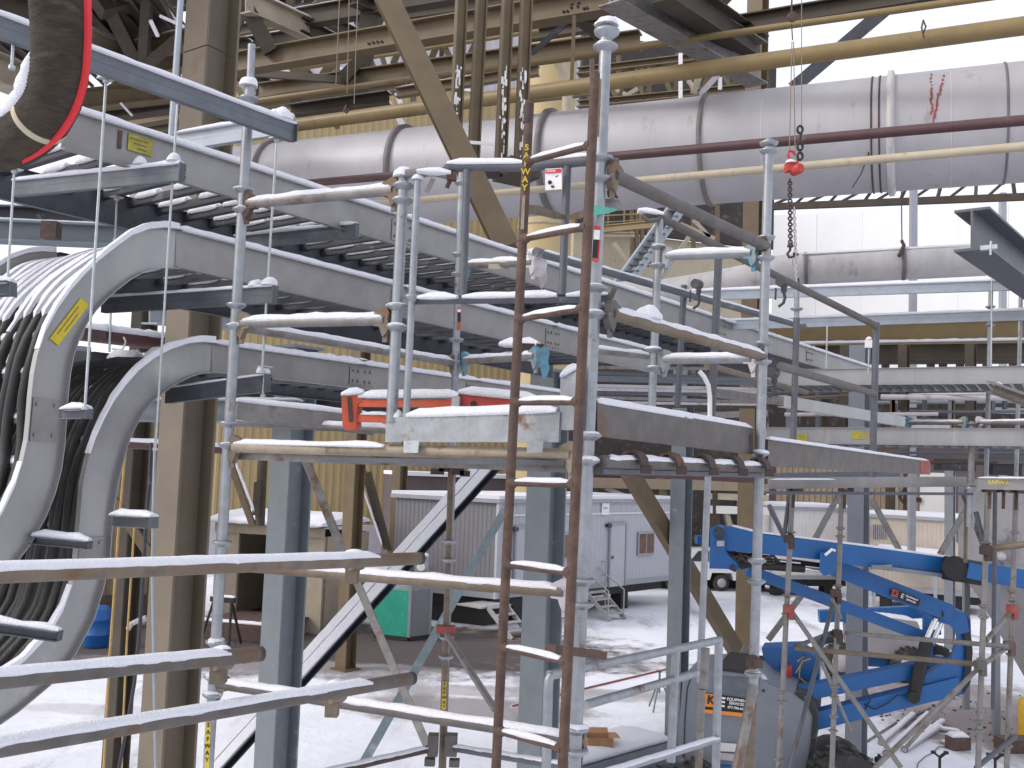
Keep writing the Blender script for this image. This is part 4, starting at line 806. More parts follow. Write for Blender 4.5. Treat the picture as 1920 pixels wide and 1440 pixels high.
def chain(par, p, q, n, r, mat):
    for i in range(n):
        a, b = Vec(p).lerp(Vec(q), i / n), Vec(p).lerp(Vec(q), (i + 1.25) / n); m = MB(); d = b - a; s_ = Vec((1, 0, 0)) if i % 2 else Vec((0, 1, 0)); pts = []
        for k in range(9): t = k / 8 * 2 * math.pi; pts.append(a + d * (.5 - .5 * math.cos(t)) + s_ * (math.sin(t) * r * 2.2))
        m.path(pts, r, 4); part(par, 'chain_link', m, mat)
chain(ch, P(1481, 335, 8.6), P(1482, 456, 8.6), 22, .0075, 'rust_dark'); chain(ch, P(1489, 388, 8.6), P(1494, 545, 8.6), 26, .005, 'conduit')
part(ch, 'hook', MB().tube(P(1482, 455, 8.6), P(1482, 463, 8.6), .02, 8, .03).path([P(1482, 463, 8.6), P(1481, 470, 8.6), P(1476, 476, 8.6), P(1480, 483, 8.6), P(1488, 481, 8.6), P(1489, 474, 8.6)], .012, 6), 'rust_dark')
hk = thing('shackle_sling', 'black shackles on a thin cable beside the red hoist', 'shackle', P(1500, 270, 8.4))
part(hk, 'cable', MB().tube(P(1503, -10, 8.5), P(1503, 238, 8.4), .004, 5), 'rope_grey')
for y_ in (243, 275, 293): part(hk, 'shackle', MB().path([P(1500 + 5 * math.cos(t), y_ + 7 * math.sin(t), 8.4) for t in [i * 2 * math.pi / 10 for i in range(11)]], .011, 6), 'black')
part(hk, 'cable', MB().tube(P(1502, 250, 8.4), P(1499, 268, 8.4), .012, 6), 'black')
tw2 = thing('pipe_tie', 'dark wire tie around the long tan pipe near the top right', 'tie', P(1732, 55, 10.8))
part(tw2, 'wire', MB().path([P(1731, 38, 10.9), P(1728, 52, 10.75), P(1733, 72, 10.7)], .01, 5).path([P(1731, 38, 10.9), P(1736, 50, 10.75), P(1732, 60, 10.7)], .01, 5), 'rust_dark')
rp = thing('hanging_ropes', 'three thin brown ropes hanging before the tan beams above the left pipes', 'rope', P(655, 100, 13))
for xt, xb, y_ in ((637, 630, 160), (655, 651, 175), (671, 664, 195)): part(rp, 'rope', MB().tube(P(xt, -10, 13), P(xb, y_, 13), .007, 5), 'rope_grey')
part(rp, 'knot', MB().path([P(645, 210, 12.6), P(650, 198, 12.6), P(655, 204, 12.6), P(648, 212, 12.6)], .02, 5), 'rust')
# ================================================================= CABLE TRAYS (left, running away to the right)
PN = P(333, 263, 5.14)                      # a point on the near face of the trays
TW = 1.2                                    # tray width
def rail_strip(par, outer, inner, mat, lip=.034, face=-1, label='side_rail'):
    n = VD * face; m = MB(); k = len(outer)
    m.strip(outer, inner, VD * .004)
    T = [(Vec(inner[i]) - Vec(outer[i])).normalized() * .004 for i in range(k)]
    m.strip([Vec(o) for o in outer], [Vec(o) + n * lip for o in outer], T)
    m.strip([Vec(o) for o in inner], [Vec(o) + n * lip for o in inner], [-t for t in T])
    return part(par, label, m, mat)
def lin(a, b, n): return [a.lerp(b, i / (n - 1)) for i in range(n)]
def straight(par, xa, ya, xb, yb, hgt, mat, snow=.03, split=3):
    a, b = onpl(xa, ya, PN, UD), onpl(xb, yb, PN, UD)
    for i in range(split):
        p, q = a.lerp(b, i / split), a.lerp(b, (i + 1) / split - .0012)
        r = rail_strip(par, [p, q], [p - Z * hgt, q - Z * hgt], mat)
        if snow: bsnow(r, p - VD * .017, q - VD * .017, .05, snow, lump=.35)
        if i: 
            sp = MB().cub(p - Z * hgt / 2 - VD * .004, UD * .1, VD * .002, Z * hgt * .34)
            for dx in (-.07, -.03, .03, .07):
                for dz in (-.2, .2): sp.cub(p - Z * (hgt * (.5 + dz)) + UD * dx - VD * .01, UD * .008, VD * .006, Z * .008)
            part(r, 'splice_plate', sp, 'alu_dull')
    return a, b
def rungs(par, a, b, drop, n, mat, snow=True, w_=TW, gap=True):
    for i in range(n):
        p = a.lerp(b, (i + .5) / n) - Z * drop + VD * .01; q = p + VD * w_
        r = part(par, 'rung', MB().box(p, q, .042, .045), mat)
        if snow:
            m = MB()
            for f0, f1 in ((.10, .28), (.40, .60), (.70, .93)):
                g0 = f0 + random.uniform(-.03, .03); g1 = f1 + random.uniform(-.03, .03)
                for k in (-1, 1): o_ = UD * (.013 * k) + Z * .02; m.snow(p.lerp(q, g0) + o_, p.lerp(q, g1) + o_, .04, .052, lump=.5)
            part(r, 'snow', m, 'snow')['kind'] = 'stuff'
def plate_on(par, x, y, w_, h_, mat, name='label_plate', tilt=0, o=PN, d=UD):
    c = onpl(x, y, o, d) - VD * .006; e = d * math.cos(tilt) + Z * math.sin(tilt); f = -d * math.sin(tilt) + Z * math.cos(tilt)
    pl = part(par, name, MB().cub(c, e * w_ / 2, VD * .001, f * h_ / 2), mat)
    return c, e, f, pl
ta = thing('cable_tray', 'upper aluminium ladder cable tray with snowy top rail at upper left', 'cable tray', onpl(700, 420, PN, UD), 'aluminium cable trays running away to the right')
a, b = straight(ta, 120, 202, 1640, 692, .2, 'alu_dull', .03, 5)
fa, fb = a + VD * TW - UD * 1.1, b + VD * TW
r = rail_strip(ta, [fa, fb], [fa - Z * .2, fb - Z * .2], 'galv_dark');  # far rail in darker metal to carry the shade on its inner face
rungs(ta, a, b, .045, 58, 'steel_dark')  # near-black rungs, the shade on their faces put into colour
c, e, f, pl_ = plate_on(ta, 262, 272, .135, .085, 'yellow_faded')
for i in range(3): part(pl_, 'print_line', MB().cub(c + f * (.02 - .022 * i) - VD * .002 + e * (.01 * i - .01), e * (.05 - .012 * i), VD * .0005, f * .0022), 'galv_dark')
plate_on(ta, 224, 262, .02, .09, 'rust', 'paint_mark')
tb = thing('cable_tray', 'middle aluminium cable tray that curves down over the left in a snowy riser', 'cable tray', onpl(560, 500, PN, UD), 'aluminium cable trays running away to the right')
a, b = straight(tb, 330, 430, 1240, 662, .2, 'alu_dull', .028, 3)
fb_ = b + VD * TW; fa_ = a + VD * TW
rail_strip(tb, [fa_, fb_], [fa_ - Z * .2, fb_ - Z * .2], 'galv_dark'); rungs(tb, a, b, .06, 26, 'galv_dark', True)  # far rail and rungs darkened to look shaded
tc_ = thing('cable_tray', 'lowest aluminium cable tray with the inner curved riser at left', 'cable tray', onpl(560, 680, PN, UD), 'aluminium cable trays running away to the right')
a, b = straight(tc_, 397, 643, 1060, 737, .155, 'alu_dull', .026, 3)
fa_, fb_ = a + VD * TW, b + VD * TW
rail_strip(tc_, [fa_, fb_], [fa_ - Z * .155, fb_ - Z * .155], 'galv_dark'); rungs(tc_, a, b, .06, 19, 'galv_dark', True)  # shade on far rail and rungs done with the darker metal
R1o = [(330, 430), (300, 427), (273, 430), (240, 442), (205, 468), (177, 490), (150, 517), (125, 545), (100, 580), (77, 623), (63, 665), (56, 700), (51, 745), (48, 785), (44, 825), (35, 865), (20, 912), (0, 954), (-30, 1010), (-75, 1075)]
R1i = [(330, 505), (308, 503), (285, 505), (262, 512), (236, 527), (213, 545), (194, 562), (174, 583), (157, 607), (143, 635), (132, 668), (126, 700), (121, 745), (118, 790), (115, 835), (109, 880), (97, 925), (80, 968), (52, 1018), (5, 1080)]
R2o = [(397, 643), (372, 641), (345, 644), (310, 656), (280, 673), (252, 695), (228, 722), (206, 752), (188, 785), (172, 820), (158, 860), (148, 905), (144, 955), (140, 1000), (136, 1045), (128, 1095), (110, 1145), (82, 1192), (40, 1236), (-15, 1275), (-80, 1310)]
R2i = [(397, 698), (375, 700), (350, 707), (322, 722), (298, 738), (278, 755), (262, 775), (251, 795), (240, 815), (232, 838), (224, 870), (215, 905), (208, 948), (203, 1000), (200, 1045), (190, 1093), (170, 1160), (135, 1225), (88, 1283), (28, 1333), (-40, 1380)]
def riser(par, O, I, mat, cut):
    o3 = [onpl(x, y, PN, UD) for x, y in O]; i3 = [onpl(x, y, PN, UD) for x, y in I]
    r = rail_strip(par, o3, i3, mat, .036)
    far_o = [v + VD * TW for v in o3]; far_i = [v + VD * TW for v in i3]
    rf = rail_strip(par, far_o, far_i, 'alu_dull', .03, 1)
    for rr, oo in ((r, o3), (rf, far_o)):
        runs = []; cur = None
        for i in range(len(oo) - 1):
            for t in (0, .25, .5, .75):
                v = oo[i].lerp(oo[i + 1], t); d = (oo[i + 1] - oo[i]).normalized(); nup = d.cross(VD).normalized(); nup = nup if nup.z > 0 else -nup
                amt = max(0, nup.z - .16)
                if amt > .03:
                    if cur is None: cur = ([], [], []); runs.append(cur)
                    cur[0].append(v - VD * .038 * (1 if rr == r else -1)); cur[1].append(v + VD * .004); cur[2].append(nup * (.002 + .034 * amt * (1 + .35 * mnoise.noise(v * 11))))
                else: cur = None
        for A, B, T in runs:
            if len(A) > 3: part(rr, 'snow', MB().strip(A, B, T), 'snow')
    for i in range(3, len(o3) - 1):
        if i % 2 == 0: continue
        p = i3[i].lerp(o3[i], .3) + VD * .01; rg = part(par, 'rung', MB().box(p, p + VD * (TW - .02), .042, .03), 'alu_dull')
        bsnow(rg, p + Z * .014 + VD * .05, p + VD * (TW - .1) + Z * .014, .05, .035, lump=.7)
    for i in cut:
        c = o3[i].lerp(i3[i], .5); dv = (o3[i + 1] - o3[i - 1]).normalized(); wv = (o3[i] - i3[i]).normalized(); h_ = (o3[i] - i3[i]).length
        sp = MB().cub(c - VD * .004, dv * .1, VD * .002, wv * h_ * .36)
        for a_ in (-.07, .07):
            for b_ in (-.24, .24): sp.cub(c - VD * .009 + dv * a_ + wv * (h_ * b_), dv * .008, VD * .006, wv * .008)
        part(r, 'splice_plate', sp, 'alu_dull')
    return o3, i3
o1, i1_ = riser(tb, R1o, R1i, 'alu', (13,)); o2, i2_ = riser(tc_, R2o, R2i, 'alu', (14,))
c, e, f, pl_ = plate_on(tb, 129, 603, .25, .052, 'yellow', tilt=math.radians(57))
for i in range(2): part(pl_, 'print_line', MB().cub(c + f * (.01 - .02 * i) - VD * .002, e * (.085 - .03 * i), VD * .0005, f * .002), 'galv_dark')
# cables lying over the risers
def cables(o3, i3, n, off0, lbl, grp, snowy, r=.027, dip=.0, lo=0):
    for k in range(n):
        off = off0 + (TW - 2 * off0) * k / (n - 1) + random.uniform(-.02, .02); pts = []
        jit = random.uniform(-.035, .035)
        for i in range(lo, len(o3)):
            t = .30 + jit + .05 * mnoise.noise(Vec((i * .4, k * 3.1, dip)))
            pts.append(i3[i].lerp(o3[i], t + .18) + VD * (off + .05 * mnoise.noise(Vec((k * 2.7, i * .25, 1 + dip)))))
        cb = solo('power_cable', lbl, 'cable', MB().path(pts, r, 7), 'cable', grp)
        if snowy:
            m = MB(); top = pts[:10]; A = []; B = []; T = []
            for i in range(len(top) - 1):
                for t in (0, .33, .66):
                    v = top[i].lerp(top[i + 1], t); d = (top[i + 1] - top[i]).normalized(); nup = d.cross(VD).normalized(); nup = nup if nup.z > 0 else -nup
                    amt = max(0, nup.z - .42) ** .4 if nup.z > .42 else 0
                    wv = r * (.12 + 1.75 * amt) * (1 + .3 * mnoise.noise(v * 7)); A.append(v - VD * wv + nup * r * .6); B.append(v + VD * wv + nup * r * .6); T.append(nup * (r * .25 + .04 * amt * (1 + .4 * mnoise.noise(v * 5))))
            m.strip(A, B, T); part(cb, 'snow', m, 'snow')
cables(o1, i1_, 11, .1, 'black power cable under snow in the bundle over the upper riser', 'power cables over the upper riser', True)
cables(o2, i2_, 16, .08, 'bare black power cable in the bundle down the inner riser', 'power cables down the inner riser', False, .03, 4.0)
# far curved rail end, clamp pieces on the risers
def stub(label, x1, y1, Y1, x2, y2, Y2, w_, mat='strut'):
    p, q = P(x1, y1, Y1), P(x2, y2, Y2); o = thing('strut_stub', label, 'bracket', p); s_ = part(o, 'strut_channel', MB().chan(p, q, w_, w_ * .9, .004, 1).chan(p, q, w_ * .3, .002, .003, 1), mat); bsnow(o, p + Z * w_ / 2, q + Z * w_ / 2, w_ * 1.1, .03, lump=.7)
    part(o, 'end_cap', MB().box(q, q + (q - p).normalized() * .004, w_, w_), mat); return o
stub('short strut stub with a snow heap right of the upper riser', 117, 778, 4.55, 166, 776, 4.5, .045); stub('short strut stub with a snow heap right of the inner riser', 212, 976, 4.7, 288, 980, 4.55, .05)
stub('dark strut crossing the black cables, capped with snow', 62, 1012, 4.65, 168, 1022, 4.6, .035, 'galv_dark'); stub('dark strut low across the black cables at left edge', -30, 1172, 4.2, 112, 1192, 4.2, .04, 'galv_dark')
stub('strut end with a snow mound at the far left edge', -30, 545, 4.2, 24, 543, 4.2, .06)
# trapeze hangers : struts with threaded rods
def dstrut(par, p, q, mat, h=.041, snow=.02):
    m = MB()
    for k in (-1, 1):
        o_ = Z * (k * h / 2 * 1.02); m.chan(p + o_, q + o_, h, h * .8, .003, -1); _, sd_, _u = frame(q - p); m.box(p + o_ - sd_ * .03 - Z * .0, q + o_ - sd_ * .03, .003, h * .42)
    s_ = part(par, 'strut_channel', m, mat)
    if snow: bsnow(s_, p + Z * h * 1.02, q + Z * h * 1.02, h * .95, snow)
    return s_
def trapeze(label, x1, y1, Y1, x2, y2, Y2, mat, rods, snow=.02, heaps=(), h=.041, plate=True):
    p, q = P(x1, y1, Y1), P(x2, y2, Y2); t = thing('trapeze_hanger', label, 'hanger', p.lerp(q, .5), 'strut hangers with threaded rods'); dstrut(t, p, q, mat, h, snow)
    if plate: part(t, 'end_plate', MB().box(q, q + (q - p).normalized() * .006, h * .95, h * 2.1), 'galv_dark')
    for xt, yt, xb, yb, Y in rods:
        a, b = P(xt, yt, Y), P(xb, yb, Y); part(t, 'threaded_rod', MB().tube(a, b, .0062, 8), 'rod')
        part(t, 'nut', MB().lathe(a - Z * .012, Z, [(.014, 0), (.014, .014)], 6).cub(a + Z * .006, UD * .03, VD * .025, Z * .003), 'rod'); part(t, 'nut', MB().lathe(b, Z, [(.014, 0), (.014, .014)], 6), 'rod')
    for x, y, Y, rr in heaps: part(t, 'snow', MB().mound(P(x, y, Y), rr, rr * 1.1), 'snow')
    return t
trapeze('long dark strut channel running across the upper left to a snowy end', -40, 34, 3.62, 552, 249, 4.72, 'strut', ((199, 150, 159, 768, 4.2), (26, 60, 22, 130, 3.75)), .02, ((530, 224, 4.68, .05), (516, 218, 4.66, .03)))
trapeze('pale blue strut channel behind the long dark one', 330, 267, 5.75, 548, 232, 5.5, 'strut_light', (), .025, (), .048, False)
trapeze('dark strut channel under the upper tray with snow at its right end', 25, 353, 5.3, 340, 322, 4.78, 'strut', ((333, 190, 291, 845, 4.85), (27, 320, 13, 545, 4.6)), .02, ((262, 308, 4.9, .035), (325, 302, 4.8, .035)))
trapeze('shadowed strut channel under the middle tray with two snow heaps', 190, 572, 5.5, 514, 552, 4.92, 'galv_dark', ((519, 262, 491, 700, 4.95), (219, 372, 216, 452, 5.6)), .014, ((480, 538, 5.0, .04), (505, 535, 4.94, .04)))  # darker metal than the open struts carries the shade under the tray
trapeze('shadowed strut channel under the lowest tray end', 310, 742, 5.5, 501, 718, 4.98, 'galv_dark', ((497, 690, 493, 745, 5.0), ), .01, ((494, 700, 5.0, .035),))  # shade below the tray put into the dark metal here too
trapeze('blue grey strut channel under the upper tray behind the post', 440, 455, 6.4, 668, 432, 6.0, 'strut', (), .02)
# ================================================================= CABLE TRAYS at right, running across
PV = P(1700, 705, 9.2); VX = (P(1920, 700, 8.75) - P(1480, 700, 9.75)); VX.z = 0; VX.normalize()
def rtray(label, xa, ya, xb, yb, hgt, width, n, plates=()):
    a, b = onpl(xa, ya, PV, VX), onpl(xb, yb, PV, VX); t = thing('cable_tray', label, 'cable tray', a.lerp(b, .5), 'bright cable trays at right'); bk = Vec((-VX.y, VX.x, 0)); bk = bk if bk.y > 0 else -bk
    for k, s_ in ((0, -1), (1, 1)):
        o_ = bk * (width * k)
        for i in range(2):
            p, q = a.lerp(b, i / 2) + o_, a.lerp(b, (i + 1) / 2 - .001) + o_; m = MB().strip([p, q], [p - Z * hgt, q - Z * hgt], bk * .004); m.strip([p, q], [p + bk * s_ * .03, q + bk * s_ * .03], -Z * .004).strip([p - Z * hgt, q - Z * hgt], [p + bk * s_ * .03 - Z * hgt, q + bk * s_ * .03 - Z * hgt], Z * .004)
            part(t, 'side_rail', m, 'alu')
    for i in range(n):
        p = a.lerp(b, (i + .5) / n) - Z * (hgt - .02) + bk * .01; r_ = part(t, 'rung', MB().box(p, p + bk * (width - .02), .05, .03), 'galv_dark')
        if i % 2 == 0: bsnow(r_, p + Z * .015 + bk * .1, p + bk * (width * .8) + Z * .015, .05, .02)
    for x, y, w_, h_ in plates: part(t, 'label_plate', MB().cub(onpl(x, y, PV, VX) - bk * .006, VX * w_ / 2, bk * .001, Z * h_ / 2), 'yellow_faded')
    return t
rtray('bright aluminium cable tray crossing at right, upper one of two', 1420, 694, 2060, 684, .155, .75, 30)
rtray('lower bright cable tray with yellow label at right', 1425, 801, 2060, 804, .155, .75, 24, ((1614, 816, .16, .075), (1504, 821, .11, .07)))
for i, (lb, y1, y2, h_, Y1, Y2, s_) in enumerate((('pale snowy double strut under the lower duct at right', 547, 531, .046, 9.9, 8.9, .028), ('second pale double strut just above the tan beam', 604, 588, .046, 10.1, 9.1, .022))):
    o_ = thing('support_strut', lb, 'strut', P(1700, y1, 9.5)); dstrut(o_, P(1290, y1 + 8, Y1 + .3), P(2060, y2 - 2, Y2), 'strut_light', h_, s_)
for lb, xt, yt, xb, yb, Y in (('thin threaded rod hanging below the second pale strut', 1551, 610, 1549, 690, 9.3), ('thin threaded rod with white clamp beside the railing post', 1629, 655, 1628, 700, 9.2), ('long threaded rod at right before the trays', 1860, 470, 1858, 720, 8.9)):
    o_ = solo('threaded_rod', lb, 'rod', MB().tube(P(xt, yt, Y), P(xb, yb, Y), .007, 8), 'rod')
    if xt == 1629: part(o_, 'clamp', MB().cub(P(1629, 645, Y), Vec((.03, 0, 0)), Vec((0, .02, 0)), Z * .035), 'white_plate'); part(o_, 'snow', MB().mound(P(1629, 637, Y), .03, .03), 'snow')
o_ = solo('support_strut', 'grey strut arm slanting down at the right edge by the tray', 'strut', MB().chan(P(1862, 725, 8.4), P(1990, 772, 7.2), .09, .06, .005), 'galv_dull'); bsnow(o_, P(1866, 722, 8.4), P(1878, 724, 8.3), .05, .03)
# ================================================================= CORRUGATED HOSE, top left
hs = thing('duct_hose', 'fat dark brown ribbed hose with a red stripe and white band at top left', 'hose', P(100, 100, 3.0))
HC = [(104, -60), (111, -10), (114, 40), (114, 90), (110, 140), (98, 185), (77, 222), (48, 250), (12, 268), (-30, 275), (-90, 272)]
H3 = [P(x, y, 2.9 + .05 * i) for i, (x, y) in enumerate(HC)]
fine = []
for i in range(len(H3) - 1):
    p0, p1_, p2_, p3_ = H3[max(i - 1, 0)], H3[i], H3[i + 1], H3[min(i + 2, len(H3) - 1)]
    for k in range(12):
        t = k / 12; fine.append(.5 * ((2 * p1_) + (p2_ - p0) * t + (2 * p0 - 5 * p1_ + 4 * p2_ - p3_) * t * t + (3 * p1_ - p0 - 3 * p2_ + p3_) * t ** 3))
HR = .087
part(hs, 'hose_body', MB().path(fine, HR, 40, [HR * (1 + (.016 if i % 2 else -.014) + .02 * mnoise.noise(v * 20)) for i, v in enumerate(fine)]), 'hose')
def side_at(i):
    d = (fine[min(i + 1, len(fine) - 1)] - fine[max(i - 1, 0)]).normalized(); vw = (fine[i] - C0).normalized(); s_ = d.cross(vw).normalized(); return d, vw, s_
A = []; B = []; T = []; A2 = []; B2 = []; T2 = []
for i in range(0, 90):
    d, vw, s_ = side_at(i); out_ = s_ if s_.x > 0 or i > 60 else -s_
    s0_ = -d.cross(Vec((0, 1, 0))).normalized(); out_ = s0_ if s0_.dot(Vec((1, 0, -.4))) > 0 else -s0_
    r_ = (out_ * .93 - vw * .32).normalized(); r2_ = (out_ * 1.0 - vw * .02).normalized()
    A.append(fine[i] + r_ * HR * 1.02); B.append(fine[i] + r2_ * HR * 1.02); T.append(out_ * .012 * min(1, (90 - i) / 25))
m = MB().strip(A, B, T); part(hs, 'stripe', m, 'red_tape')
bi = 73; d, vw, s_ = side_at(bi); part(hs, 'band', MB().lathe(fine[bi] - d * .012, d, [(HR, 0), (HR * 1.05, .004), (HR * 1.05, .02), (HR, .024)], 32), 'pipe_cream')
m = MB(); pts = []; rs = []
for i in range(40, 118):
    d, vw, s_ = side_at(i); s_ = s_ if s_.dot(R3 @ Vec((-1, .8, 0))) > 0 else -s_; v = fine[i]
    pts.append(v + s_ * HR * .93); rs.append((.004 + .026 * min(1, (i - 39) / 9)) * (1 + .25 * mnoise.noise(v * 23)))
part(hs, 'snow', m.path(pts, .02, 12, rs), 'snow')
# ================================================================= ACCESS SCAFFOLD
TR = .0242
def post(par, xt, yt, xb, yb, Y, mat, cups=(), r=TR, snowtop=0, cupr=.046, snowcups=True, cmat=None):
    a, b = P(xt, yt, Y), P(xb, yb, Y); s_ = part(par, 'standard', MB().tube(b, a, r, 16), mat); m = MB()
    for i, y in enumerate(cups):
        c = a.lerp(b, (y - yt) / (yb - yt)); part(s_, 'collar', MB().lathe(c, Z, [(r, -.018), (r * 1.25, -.012), (cupr * .94, -.003), (cupr, .001), (cupr, .008), (cupr * .9, .010), (r, .012)], 18), cmat or mat)
        if snowcups and random.random() < .8: m.mound(c + Z * .004, cupr * .96, .010 + .014 * random.random(), 12)
    if m.v: part(s_, 'snow', m, 'snow')
    if snowtop: part(s_, 'snow_cap', MB().mound(a - Z * .005, snowtop, snowtop * .85, 12), 'snow')
    return s_
def head(par, c, d, mat, h=.11):       # cast wedge head at a ledger end; c on the end, d points to the post
    d = Vec((d.x, d.y, 0)).normalized(); s_ = d.cross(Z)
    prof = [(-.05, .03), (.0, .055), (.018, .05), (.03, .03), (.022, .0), (.032, -.03), (.02, -.058), (.0, -.075), (-.012, -.05), (-.02, -.028), (-.05, -.026)]
    hd_ = MB().prism([c + d * x + Z * (z * h / .11) - s_ * .016 for x, z in prof], s_ * .032)
    hd_.lathe(c + Z * .012 - s_ * .02, s_, [(.007, 0), (.007, .04)], 8).cub(c + d * .006 - Z * .066, d * .012, s_ * .006, Z * .03)
    return part(par, 'wedge_head', hd_, mat)
def ledger(par, p, q, mat, h1=None, h2=None, r=TR, snow=.016, name='ledger', **k):
    o = part(par, name, MB().tube(p, q, r, 16), mat)
    if h1: head(o, Vec(p), Vec(p) - Vec(q), h1)
    if h2: head(o, Vec(q), Vec(q) - Vec(p), h2)
    if snow: tsnow(o, Vec(p).lerp(Vec(q), .015), Vec(p).lerp(Vec(q), .985), r, snow, **k)
    return o
sc = thing('access_scaffold', 'galvanized system scaffold tower with snow covered tubes and deck in the middle', 'scaffold', flat(P(1100, 1400, 4.5)))
YA, YC, YB, YD, YE, YF = 4.7, 4.3, 3.95, 5.09, 5.6, 6.2
pa = post(sc, 469, 155, 390, 1445, YA, 'galv', (188, 366, 405, 588, 628, 812, 852, 1033, 1080, 1215, 1278, 1310), snowtop=0)
part(pa, 'spigot', MB().tube(P(469, 160, YA), P(472, 84, YA), .0185, 14), 'galv'); part(pa, 'snow', MB().mound(P(466, 162, YA), .048, .048), 'snow')
part(pa, 'sticker', MB().box(P(391, 1355, YA - .026), P(388, 1440, YA - .026), .02, .003, Vec((0, 1, 0))), 'yellow')
for i, chx in enumerate('SAFWAY'): text(pa, chx, P(390.5 - i * .55, 1360 + i * 13, YA - .029), Vec((1, 0, 0)), Z, .026, 'black', bold=.0006)
post(sc, 757, 330, 734, 792, YC, 'galv', (350, 378, 578, 617), snowtop=.05); post(sc, 783, 335, 761, 792, YC - .03, 'galv', (560,), r=.016, snowtop=.03, cupr=.03)
pb_ = post(sc, 1137, 48, 1077, 1450, YB, 'galv', (92, 310, 350, 560, 610, 838, 885, 1105, 1148, 1372, 1412), snowtop=.0, cupr=.05)
part(pb_, 'top_collar', MB().lathe(P(1138, 52, YB) - Z * .02, Z, [(TR, -.03), (TR * 1.2, -.022), (.05, -.006), (.052, .0), (.052, .008), (.03, .01)], 16), 'galv'); part(pb_, 'snow', MB().mound(P(1138, 48, YB), .051, .034), 'snow')
part(pb_, 'strip_sticker', MB().box(P(1125, 148, YB - .02), P(1120, 255, YB - .02), .008, .004, Vec((0, 1, 0))), 'pipe_tan')
stk = part(pb_, 'warning_sticker', MB().box(P(1120, 424, YB - .0255), P(1116, 490, YB - .0255), .026, .002, Vec((0, 1, 0))), 'black')
for y0, y1, mt in ((424, 430, 'red_tape'), (431, 449, 'white_plate'), (484, 490, 'red_orange')): part(stk, 'print', MB().box(P(1120 - (y0 - 424) * .06, y0, YB - .027), P(1120 - (y1 - 424) * .06, y1, YB - .027), .024, .001, Vec((0, 1, 0))), mt)
part(stk, 'print', MB().box(P(1120, 450, YB - .027) + Vec((.01, 0, 0)), P(1117, 484, YB - .027) + Vec((.01, 0, 0)), .006, .001, Vec((0, 1, 0))), 'red_tape')
pd_ = post(sc, 1442, 262, 1412, 1300, YD, 'galv', (285, 453, 492, 655, 690, 862, 1060, 1098, 1265), snowtop=.0); part(pd_, 'top_collar', MB().lathe(P(1442, 262, YD) - Z * .02, Z, [(TR, -.02), (.046, -.006), (.048, .006), (.03, .010), (.012, .014), (.012, .026)], 16), 'galv')
part(pd_, 'lower_tube', MB().tube(P(1412, 1290, YD), P(1405, 1450, YD), .024, 12), 'tube_tan')
post(sc, 1237, 402, 1222, 765, YE, 'galv', (465, 500, 658, 692), r=.0225, snowcups=True); part(sc, 'clamp', MB().cub(P(1222, 404, YE - .02), Vec((.035, .01, -.01)), Vec((0, .03, 0)), Z * .022).path([P(1205, 404, YE - .05), P(1215, 414, YE - .06), P(1232, 412, YE - .06), P(1242, 402, YE - .05)], .014, 6), 'tube_grey'); part(sc, 'clamp_snow', MB().snow(P(1196, 397, YE - .04), P(1243, 404, YE - .04), .07, .035), 'snow')
pf = post(sc, 866, 325, 829, 1450, YF, 'galv', (345, 484, 522, 648, 690, 1028, 1062, 1205, 1240), r=.0225, snowcups=False)
part(pf, 'warning_sticker', MB().box(P(861, 576, YF - .03), P(860, 618, YF - .03), .022, .003, Vec((0, 1, 0))), 'red_orange'); part(pf, 'sticker_print', MB().box(P(861, 586, YF - .033), P(861, 603, YF - .033), .02, .002, Vec((0, 1, 0))), 'black')
part(pf, 'sticker_print', MB().box(P(861, 580, YF - .033), P(861, 585, YF - .033), .02, .002, Vec((0, 1, 0))), 'white_plate'); part(pf, 'sticker', MB().box(P(834, 1278, YF - .026), P(832, 1330, YF - .026), .024, .003, Vec((0, 1, 0))), 'yellow')
for i, chx in enumerate('SAFWAY'): text(pf, chx, P(833.5 - i * .25, 1282.5 + i * 8.6, YF - .029), Vec((1, 0, 0)), Z, .024, 'black', bold=.0006)
part(pf, 'shade_tube', MB().tube(P(848, 860, YF), P(829, 1448, YF), .0235, 12), 'tube_tan')  # darker sleeve over the post, shade below the deck as colour
part(pf, 'kicker', MB().cub(P(833, 870, YF), Vec((.03, 0, 0)), Vec((0, .03, 0)), Z * .045).cub(P(860, 875, YF), Vec((.035, 0, 0)), Vec((0, .03, 0)), Z * .05).cub(P(820, 884, YF), Vec((.04, 0, 0)), Vec((0, .03, 0)), Z * .018).cub(P(872, 888, YF), Vec((.03, 0, 0)), Vec((0, .03, 0)), Z * .018), 'rust_dark')
part(pf, 'coupler', MB().cub(P(836, 1180, YF), Vec((.055, 0, 0)), Vec((0, .04, 0)), Z * .022), 'red_rust')
part(pf, 'screw_head', MB().cub(P(812, 1396, YF - .1), Vec((.03, 0, 0)), Vec((0, .04, 0)), Z * .06).cub(P(846, 1396, YF - .1), Vec((.035, 0, 0)), Vec((0, .04, 0)), Z * .06).cub(P(806, 1428, YF - .1), Vec((.03, 0, 0)), Vec((0, .03, 0)), Z * .02).cub(P(852, 1430, YF - .1), Vec((.03, 0, 0)), Vec((0, .03, 0)), Z * .02), 'tube_grey')
part(sc, 'brace', MB().tube(P(838, 1190, YF - .03), P(928, 1330, YF - .5), .02, 10), 'galv_dull')
rl = post(sc, 1348, 470, 1334, 790, 5.75, 'grey_paint', (), r=.0225); post(sc, 1283, 535, 1270, 762, 6.3, 'galv_dark', (), r=.02)
post(sc, 1494, 596, 1487, 830, 7.0, 'grey_paint', (), r=.0225); ul = post(sc, 1494, 540, 1494, 596, 7.4, 'galv', (580,), r=.019); post(sc, 1643, 605, 1636, 895, 7.3, 'grey_paint', (), r=.024)
